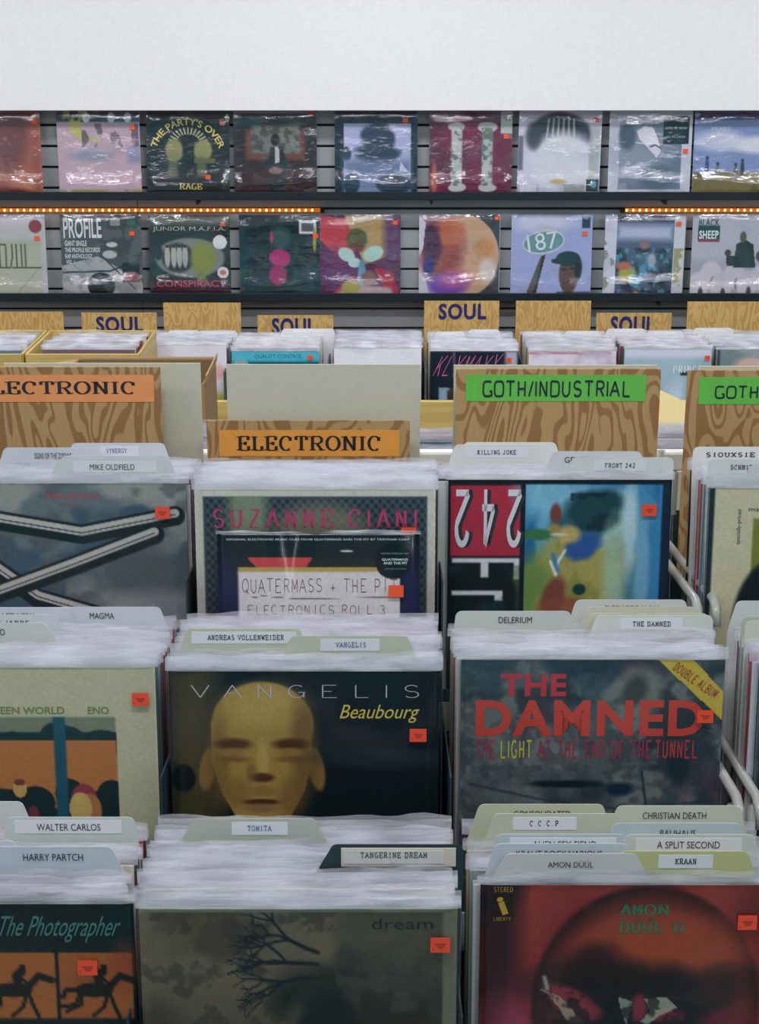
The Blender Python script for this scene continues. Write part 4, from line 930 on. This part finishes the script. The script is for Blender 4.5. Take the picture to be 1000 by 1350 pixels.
a = Art(NA, (22, 36, 44), edge=(170, 165, 150)); a.rect(.01, .02, .325, .97, (20, 34, 40)); a.rect(.012, .025, .33, .335, (176, 44, 66), .004)
a.rect(.02, .345, .33, .365, (200, 198, 200), .003); a.rect(.15, .36, .185, .43, (200, 198, 200), .003); a.rect(.3, .36, .332, .44, (200, 198, 200), .003); a.rect(.02, .49, .25, .51, (200, 198, 200), .003); a.rect(.215, .5, .25, .535, (200, 198, 200), .003); a.cloud((30, 74, 76), 5, 6, 2, .5, .7, .7, (.01, .38, .33, .7))
a.rect(.345, .02, .985, 1, (58, 132, 176), .004)
a.cloud((112, 170, 196), 14, 3, 31, .5, .7, .8, (.345, .02, .6, .4)); a.cloud((28, 92, 140), 16, 4, 32, .5, .7, .8, (.345, .02, 1, 1))
a.ell(.45, .08, .14, .1, (130, 180, 200), .8, .8, 0, .6, 12); a.ell(.41, .5, .09, .22, (112, 138, 66), .6, .95, 0, .9, 4); a.ell(.62, .44, .19, .26, (166, 152, 76), .5, .95, .2, 1.0, 3); a.cloud((126, 130, 60), 12, 6, 33, .5, .62, .7, (.45, .25, .78, .7)); a.ell(.73, .15, .16, .12, (176, 198, 190), .7, .8, 0, .9, 14)
a.ell(.64, .14, .15, .09, (30, 68, 78), .4, 1, -.25, 1.0, 5); a.cloud((18, 44, 56), 18, 18, 34, .55, .62, .7, (.55, .06, .76, .22)); a.ell(.61, .29, .09, .06, (38, 84, 150), .4, 1, -.4, .9, 6); a.ell(.55, .24, .05, .04, (188, 160, 90), .6, .9, 0, .8, 15)
a.ell(.485, .15, .022, .04, (120, 64, 56), .5, 1, 0, .8, 16); a.ell(.475, .22, .03, .03, (170, 130, 60), .5, .8, 0, .8, 17); a.ell(.82, .2, .035, .22, (176, 198, 206), .7, .8, 0, .8, 18); a.ell(.88, .4, .03, .2, (120, 170, 196), .7, .8, 0, .9, 19); a.ell(.75, .42, .05, .2, (150, 180, 160), .8, .8, 0, .9, 20)
a.ell(.49, .5, .05, .09, (122, 64, 52), .5, .95, .3, .9, 8); a.ell(.54, .57, .1, .05, (140, 74, 60), .6, .8, 0, .9, 22); a.ell(.6, .485, .03, .025, (24, 62, 62), .4, 1, 0, .9, 9); a.line([(.465, .36), (.49, .42), (.5, .36), (.53, .31)], .012, (205, 208, 214), .8); a.line([(.475, .33), (.5, .4)], .016, (60, 120, 170), .8); a.ell(.4, .24, .06, .02, (58, 116, 72), .6, 1, 0, .8, 23); a.ell(.5, .24, .04, .006, (190, 200, 190), .6, .8)
a.rect(.325, .02, .348, 1, (18, 34, 42), .004); a.rect(.955, .02, 1, 1, (24, 44, 66), .006); a.rect(.95, .02, .96, 1, (50, 130, 190), .004); a.rect(0, 0, 1, .02, (20, 30, 38), .003)
fr[(2, 2)] = cover(2, 2, 588, 300, a, 'black, red and blue painted cover with upside-down number in the top right bin',
   [(d_, 'cond', x0_ + o_, x1_ + o_, 645, 723, c_, {'flip': True, 'mirror': True, 'y0': y_}) for o_, c_, y_ in ((5, (22, 34, 40), 0), (0, (205, 200, 206), -.0003)) for d_, x0_, x1_ in (('2', 597, 617), ('4', 634, 651), ('2', 667, 687))], [(858, 672)], w_=.302)
a = Art(NA, (186, 178, 146), edge=(40, 60, 66)); a.rect(0, 0, .025, 1, (30, 50, 60), .004); a.rect(.19, .13, 1, 1, (120, 126, 50), .004); a.ell(.3, .6, .18, .3, (22, 36, 44), .1); a.rect(.2, .45, 1, 1, (22, 40, 50), .05)
fr[(2, 3)] = cover(2, 3, 935, 315, a, 'beige cover with a dark olive picture at the right edge of the top tier', [('specially-priced', 'semi', 953, 1000, 690, 697, (40, 50, 48), {'tilt': math.pi / 2}), ('maxi', 'semi', 988, 1010, 668, 673, (40, 50, 48))])
# middle tier
a = Art(NA, (176, 172, 142), edge=(150, 150, 130)); a.rect(-.1, .195, .845, .7, (116, 126, 104), .003)
TE = (20, 60, 64)
for x, y, rx, ry in ((.455, .3, .05, .05), (.62, .28, .065, .065), (.66, .29, .07, .06), (.79, .3, .08, .055), (.3, .3, .08, .06)): a.ell(x, y, rx, ry, TE, .05)
a.rect(-.1, .255, .845, .29, TE, .01); a.rect(-.1, .287, .845, .6, (176, 112, 62), .004)
for x, y, rx, ry in ((.4, .56, .12, .08), (.53, .54, .075, .07), (.66, .5, .055, .06), (.7, .54, .06, .07), (.82, .52, .06, .075), (.79, .56, .06, .08)): a.ell(x, y, rx, ry, (22, 50, 54), .04)
a.rect(-.1, .56, .845, 1, (22, 50, 54), .004)
a.ell(.472, .48, .026, .036, (188, 150, 86), .05); a.ell(.472, .455, .022, .014, (120, 60, 50), .1)
a.ell(.715, .53, .05, .07, (140, 60, 70), .05); a.ell(.735, .57, .045, .07, (170, 110, 66), .05); a.ell(.7, .56, .042, .065, (188, 158, 92), .04); a.ell(.52, .58, .02, .03, (120, 50, 60), .2)
a.rect(.61, .195, .655, 1, (26, 86, 104), .003); a.rect(.847, .18, 1, 1, (176, 172, 142), .003)
fr[(1, 0)] = cover(1, 0, -150, 355, a, 'cream cover with a flat teal and orange landscape in the middle left bin', [('ANOTHER GREEN WORLD', 'bold', -98, 83, 931, 941, (112, 122, 62)), ('ENO', 'bold', 114, 142, 931, 941, (112, 122, 62))], [(185, 920)])
a = Art(NA, (20, 34, 40)); a.rect(0, 0, .13, 1, (74, 68, 42), .08, .9); a.ell(.13, .3, .08, .5, (86, 76, 48), .8, .6)
for x, k in ((.135, 1), (.545, -1)): a.ell(x, .385, .03, .085, (132, 100, 54), .3, 1, .15 * k)
OC = (158, 128, 62)
a.poly([(.155, .2), (.53, .2), (.53, .35), (.5, .47), (.43, .6), (.25, .6), (.185, .47), (.15, .35)], OC); a.ell(.345, .21, .19, .168, OC, .05)
a.ell(.345, .13, .13, .08, (176, 150, 76), .8, .7); a.ell(.5, .3, .05, .2, (104, 78, 42), .8, .7); a.ell(.18, .35, .04, .18, (112, 84, 44), .8, .6)
for x in (.235, .45): a.ell(x, .285, .065, .022, (84, 54, 30), .7); a.ell(x, .318, .045, .018, (140, 108, 56), .6); a.ell(x, .345, .06, .012, (110, 78, 44), .8, .7)
a.ell(.345, .35, .022, .08, (176, 148, 80), .7, .8); a.ell(.34, .418, .045, .018, (88, 54, 38), .6); a.ell(.3, .4, .02, .04, (120, 88, 50), .7, .6)
a.ell(.335, .515, .07, .012, (80, 50, 34), .5); a.ell(.335, .54, .055, .018, (140, 104, 66), .6); a.ell(.34, .47, .05, .02, (128, 98, 54), .7, .6); a.ell(.24, .48, .05, .06, (124, 92, 48), .8, .6); a.ell(.45, .5, .05, .08, (118, 84, 46), .8, .6)
a.ell(.045, .42, .045, .055, (18, 32, 36), .15); a.ell(.8, .34, .25, .04, (40, 58, 72), .8, .6)
fr[(1, 1)] = cover(1, 1, 222, 356, a, 'black cover with a large plain ochre mask in the middle bin', [('VANGELIS', 'thin', 251, 552, 902, 919, (180, 170, 178)), ('Beaubourg', 'semi', 449, 551, 928, 952, (196, 176, 80), {'shear': .3})], [(551, 967)])
a = Art(NA, (84, 96, 100)); a.cloud((44, 58, 70), 5, 5, 11, .48, .58, .85); a.cloud((120, 124, 120), 8, 8, 6, .54, .64, .75); a.cloud((92, 70, 92), 3, 4, 21, .52, .66, .6); a.cloud((36, 70, 84), 4, 4, 24, .55, .66, .6); a.cloud((60, 68, 72), 30, 30, 25, .5, .6, .5)
a.ell(.87, .86, .07, .16, (18, 38, 46), .4, .9, 0, 1.0, 3); a.ell(.4, .5, .13, .015, (22, 40, 48), .6, 1, 0, .9, 7); a.ell(.62, .52, .06, .03, (22, 50, 72), .6, 1, 0, .9, 8); a.ell(.68, .12, .08, .09, (122, 126, 116), .6, .8, 0, 1.0, 5); a.ell(.66, .13, .05, .07, (50, 62, 62), .6, .8, .4, 1.0, 9)
a.ell(.84, .44, .04, .08, (30, 54, 62), .6, .8, 0, 1.0, 30); a.ell(.2, .55, .15, .05, (112, 114, 116), .8, .6, 0, 1.0, 31); a.line([(.04, .5), (.3, .56), (.6, .6), (.98, .57)], .008, (52, 66, 76), .9); a.line([(.7, .45), (.72, .58), (.7, .75)], .008, (36, 52, 60), .9)
a.poly([(.745, 0), (.88, 0), (1, .13), (1, .24)], (192, 166, 62))
fr[(1, 2)] = cover(1, 2, 608, 347, a, 'grey stone cover with big red title and yellow corner band in the middle right bin', [('THE', 'heavy', 661, 747, 888, 918, (176, 46, 60)), ('DAMNED', 'heavy', 628, 931, 923, 972, (186, 60, 50)),
     ('THE', 'cond', 629, 654, 977, 1003, (160, 44, 70)), ('LIGHT', 'cond', 662, 703, 977, 1003, (190, 176, 70)), ('AT THE END OF THE', 'cond', 711, 862, 977, 1003, (156, 44, 70)), ('TUNNEL', 'cond', 868, 923, 977, 1003, (170, 56, 60)), ('DOUBLE ALBUM', 'cond', 883, 952, 890, 903, (150, 52, 44), {'tilt': -.62})], [(931, 944)])
a = Art(40, (24, 40, 46)); a.rect(0, 0, .02, 1, (150, 160, 160), .01); a.cloud((60, 80, 84), 4, 9, 3, .6, .7, .6)
fr[(1, 3)] = cover(1, 3, 998, 356, a, 'dark cover at the right edge of the middle tier')
# front tier
a = Art(150, (20, 40, 40), edge=(20, 34, 38)); a.rect(.4, .168, .742, .4, (168, 98, 44), .003); a.rect(.755, .168, .99, .4, (164, 92, 44), .003); a.ell(.97, .22, .05, .09, (150, 60, 40), .8, .5)
DK = (28, 32, 30)
for ox in (.605, .865):
    a.ell(ox, .3, .062, .026, DK, .15); a.line([(ox + .045, .295), (ox + .085, .25), (ox + .125, .265)], .024, DK, .2)
    a.line([(ox + .02, .285), (ox + .015, .25), (ox + .03, .235)], .03, DK, .2); a.ell(ox + .035, .222, .011, .012, DK, .2); a.line([(ox + .015, .25), (ox + .05, .275)], .01, DK, .2)
    a.line([(ox - .05, .3), (ox - .09, .3), (ox - .1, .325)], .016, DK, .3)
    for p in ([(-.045, .31), (-.06, .35), (-.11, .36)], [(-.04, .31), (-.04, .35), (-.09, .375)], [(.045, .31), (.03, .36), (-.005, .39)], [(.05, .31), (.065, .36), (.08, .395)]): a.line([(ox + x, y) for x, y in p], .013, DK, .3)
fr[(0, 0)] = cover(0, 0, -237, 408, a, 'dark green cover with running horse silhouettes on orange in the front left bin', [('The Photographer', 'sans', -5, 152, 1206, 1240, (62, 118, 110), {'shear': .35})], [(110, 1271)])
a = Art(NA, (104, 100, 80), edge=(120, 130, 110)); a.cloud((72, 70, 56), 4, 4, 5, .42, .6, .85); a.cloud((112, 98, 76), 8, 7, 9, .54, .64, .6); a.cloud((58, 60, 52), 14, 14, 19, .58, .66, .6); a.rect(0, .35, 1, 1, (52, 54, 44), .25, .5); a.rect(.62, .02, .95, 1, (74, 74, 62), .04, .85); a.rect(.62, .02, .95, .12, (86, 86, 72), .05, .7); a.ell(.7, .34, .24, .18, (24, 36, 36), .5, .8, 0, 1.0, 3); a.cloud((86, 86, 72), 12, 12, 27, .58, .68, .5, (.62, .1, .94, .5)); a.ell(.85, .2, .16, .12, (84, 84, 68), .9, .6); a.cloud((56, 52, 28), 5, 5, 13, .5, .7, .7, (.3, .3, 1, 1)); a.ell(.6, .42, .1, .13, (16, 34, 36), .4, .9, 0, .5, 6)
rb = random.Random(5)
def branch(x, y, an, L, wd, d):
    x2, y2 = x + L * math.cos(an), y + L * math.sin(an)
    a.line([(x, y), ((x + x2) / 2 + rb.uniform(-.006, .006), (y + y2) / 2 + rb.uniform(-.008, .008)), (x2, y2)], wd, (30, 40, 46), .5)
    if d > 0:
        for k in range(3 if d > 1 else 2): branch(x2, y2, an + rb.uniform(-.75, .75), L * rb.uniform(.6, .85), wd * .68, d - 1)
for y, an in ((.15, 3.6), (.19, 3.2), (.24, 3.05)): branch(.56, y, an, .1, .013, 3)
a.rect(0, 0, 1, .012, (120, 124, 110), .006); a.rect(.955, 0, 1, 1, (112, 110, 92), .006)
fr[(0, 1)] = cover(0, 1, 189, 408, a, 'murky olive cover with dark fine branches in the front middle bin', [('dream', 'semi', 487, 566, 1209, 1223, (12, 24, 26))], [(575, 1241)])
a = Art(NA, (138, 46, 48), edge=(30, 36, 40)); a.cloud((156, 60, 50), 3, 3, 4, .4, .7, .8); a.ell(.03, .2, .1, .5, (44, 24, 36), .8, .8); a.ell(.0, .0, .12, .12, (26, 32, 38), .8); a.ell(.2, .5, .2, .12, (170, 66, 96), .9, .7); a.rect(.85, 0, 1, .2, (92, 40, 34), .15, .7)
a.cloud((120, 36, 52), 4, 4, 44, .5, .7, .6); a.ell(.55, .42, .375, .415, (56, 26, 28), .05); a.ell(.56, .44, .345, .385, (148, 60, 44), .25); a.ell(.62, .22, .26, .1, (164, 72, 42), .8, .8); a.cloud((128, 48, 44), 6, 6, 41, .5, .7, .6, (.3, .06, .85, .3))
a.ell(.38, .3, .1, .08, (52, 30, 30), .8, .9, -.6, .8, 46); a.ell(.56, .36, .33, .075, (36, 32, 32), .8, 1, 0, .9, 42); a.ell(.56, .47, .33, .1, (26, 36, 40), .6, 1, 0, .8, 43)
a.ell(.3, .41, .08, .04, (150, 52, 66), .5, .9, .5, .8, 47); a.ell(.36, .46, .06, .04, (150, 50, 70), .5, .8, 0, .9, 48); a.ell(.53, .44, .03, .05, (148, 48, 66), .5, .9, 0, .8, 49); a.ell(.62, .47, .06, .03, (140, 40, 60), .6, .9, 0, .8, 50)
a.poly([(.2, .37), (.27, .4), (.32, .46), (.36, .5), (.3, .5), (.26, .43)], (166, 150, 126), .8); a.poly([(.46, .4), (.51, .42), (.49, .5), (.475, .46)], (150, 160, 146), .8); a.poly([(.55, .41), (.62, .4), (.66, .44), (.6, .47), (.56, .5), (.54, .49), (.57, .45)], (168, 170, 150), .8); a.cloud((30, 36, 38), 26, 26, 51, .52, .58, .7, (.2, .36, .7, .52)); a.line([(.215, .33), (.225, .37)], .012, (150, 160, 150), .9)
a.ell(.82, .5, .09, .05, (120, 40, 56), .8, .8, 0, .8, 52)
a.rect(.038, .01, .106, .13, (44, 30, 26), .004)
fr[(0, 2)] = cover(0, 2, 630, 412, a, 'red cover with a huge dark ring in the front right bin', [('AMON', 'serif', 816, 884, 1191, 1206, (28, 112, 74)), ('DUUL II', 'serif', 816, 905, 1214, 1230, (28, 112, 74)), ('..', 'heavy', 839, 849, 1209, 1212, (26, 84, 58)), ('..', 'heavy', 855, 865, 1209, 1212, (26, 84, 58)), ('STEREO', 'cond', 648, 673, 1168, 1175, (170, 130, 50)), ('LIBERTY', 'cond', 648, 671, 1208, 1213, (170, 130, 50)), ('i', 'heavy', 655, 664, 1181, 1205, (176, 140, 50), {'tilt': .35, 'name': 'statue_emblem'})], [(988, 1213)])
fr[(0, 3)] = cover(0, 3, 1073, 412, Art(20, (60, 60, 64)), 'plain dark cover just outside the right edge of the front tier')

SL = {(2, 0): 'the grey bars cover', (2, 1): 'the dark lattice cover', (2, 2): 'the red and blue painted cover', (2, 3): 'the beige cover at the right edge',
      (1, 0): 'the landscape cover', (1, 1): 'the ochre mask cover', (1, 2): 'the red lettered stone cover', (1, 3): 'the dark cover at the right edge',
      (0, 0): 'the horse cover', (0, 1): 'the olive branches cover', (0, 2): 'the red ring cover', (0, 3): 'the plain dark cover outside the edge'}
print('t front', {k: round(v, 3) for k, v in fr.items()})
print('cards', {k: [round(x, 3) for x in v] for k, v in cardt.items()})
tot = 0
for (r, c), t0 in fr.items():
    if (r, c) == (0, 3): continue
    tend = solve_t(r, YBACK[r][c], HJ + .012)[0]
    n = record_row(XC[r][c], lambda t, r=r: tier_base(r, t), t0 + .0105, tend, .0145, 'plastic-sleeved record, %s behind ' + SL[(r, c)], 'sleeved records in the front rack bins', .0035, random.Random(r * 10 + c), cardt.get((r, c), []))
    tot += n
print('rack records', tot)

# boards behind the top tier
GB = 'section boards behind the top tier'
YE = 2.225
ORG = (232, 140, 84); ORG2 = (236, 146, 60); GRN = (92, 176, 66)
genre_board(YE, R(4), -56, 211, 483.5, .33, 'plywood board with orange strip at the left edge of the top tier', WOOD, GB, (-40, 494, 202, 530), 'ELECTRONIC', 'serif', (-35, 502, 177, 520), ORG)
genre_board(YE - .005, R(4), 272, 540, 554, .28, 'low plywood board with bright orange strip in the middle', WOOD, GB, (288, 567, 526, 602), 'ELECTRONIC', 'serif', (311, 574, 501, 595), ORG2)
genre_board(YE, R(4), 601, 871, 486, .33, 'plywood board with full green strip right of centre', WOOD, GB, (614, 494, 852, 529), 'GOTH/INDUSTRIAL', 'euro', (636, 501, 831, 524), GRN, (24, 30, 52))
genre_board(YE, R(4), 906, 1175, 488, .33, 'plywood board with green strip cut off by the right photo edge', WOOD, GB, (922, 497, 1160, 533), 'GOTH/INDUSTRIAL', 'euro', (943, 508, 1138, 526), GRN, (24, 30, 52))
def blank(x0, x1, py, Y, label, name='blank_card'):
    xa, z1 = at(x0, py, Y); xb, _ = at(x1, py, Y); w2 = (xb - xa) / 2; h = .33
    o = ob(name, MB().box(-w2, w2, -.0012, .0012, 0, h, bev=.0004).mesh([mat((186, 184, 166), .6, bscale=120)]), None, ((xa + xb) / 2, Y - h * math.sin(R(3)), z1 - h * math.cos(R(3))), (-R(3), 0, 0))
    tag(o, label, 'divider', 'blank cream backing cards')
blank(5, 264, 478.5, 2.262, 'blank cream card behind the left plywood board')
blank(298, 554, 480, 2.262, 'large blank cream card above the low orange-stripped board')
blank(598, 866, 481, 2.262, 'blank cream card edge behind the full green-stripped board')
blank(922, 1120, 482.5, 2.262, 'blank cream card edge behind the right green-stripped board')

# records in the bins on the far side of the rack, seen in the gaps between the boards
T = thing('record_rack', 'low rack on the far side, seen between the section boards', 'rack', (.1, 2.75, 0))
zf = at(500, 588, 2.72)[1]
ob('tray', MB().box(-1.0, 1.0, -.2, .3, zf - .34, zf - .33).mesh([DARK]), T)
ob('back_panel', MB().box(-1.0, 1.0, .3, .31, zf - .34, zf - .1).mesh([DARK]), T)
for x in (-.95, .95):
    for y in (-.18, .28): ob('leg', MB().box(x - .015, x + .015, y - .015, y + .015, 0, zf - .34).mesh([STEEL]), T)
for k, xc in enumerate((-.62, -.245, .1, .48)):
    record_row(xc, lambda t: (2.62 + t, zf - .326 + .006 * math.sin(t * 40)), 0, .3, .05, ('%s sleeved record of the far-side bin behind ' + ('the left orange-stripped board', 'the low orange-stripped board', 'the gap left of the green board', 'the gap between the green boards')[k]), 'sleeved records on the far side of the rack', .008, random.Random(k + 70), lean=R(-3))
# kraft envelope and dark tray wedge in the gap between the two green boards
xa, z1 = at(862, 535, 3.4); xb, _ = at(912, 560, 3.4)
o = ob('kraft_envelope', MB().box(-.10, .10, -.07, .07, -.002, .002, bev=.0008).mesh([mat((176, 158, 104), .6)]), None, ((xa + xb) / 2, 3.4, z1 - .03), (R(28), R(24), R(-10)))
tag(o, 'tan kraft envelope lying in the gap between the two green-stripped boards', 'envelope')
T = thing('paper_tray', 'dark tray holding the tan envelope between the green boards', 'tray', ((xa + xb) / 2, 3.45, 0))
ob('tray_top', MB().box(-.16, .16, -.13, .13, z1 - .14, z1 - .13).mesh([DARK]), T)
ob('pedestal', MB().box(-.02, .02, -.02, .02, 0, z1 - .14).mesh([DARK]), T)
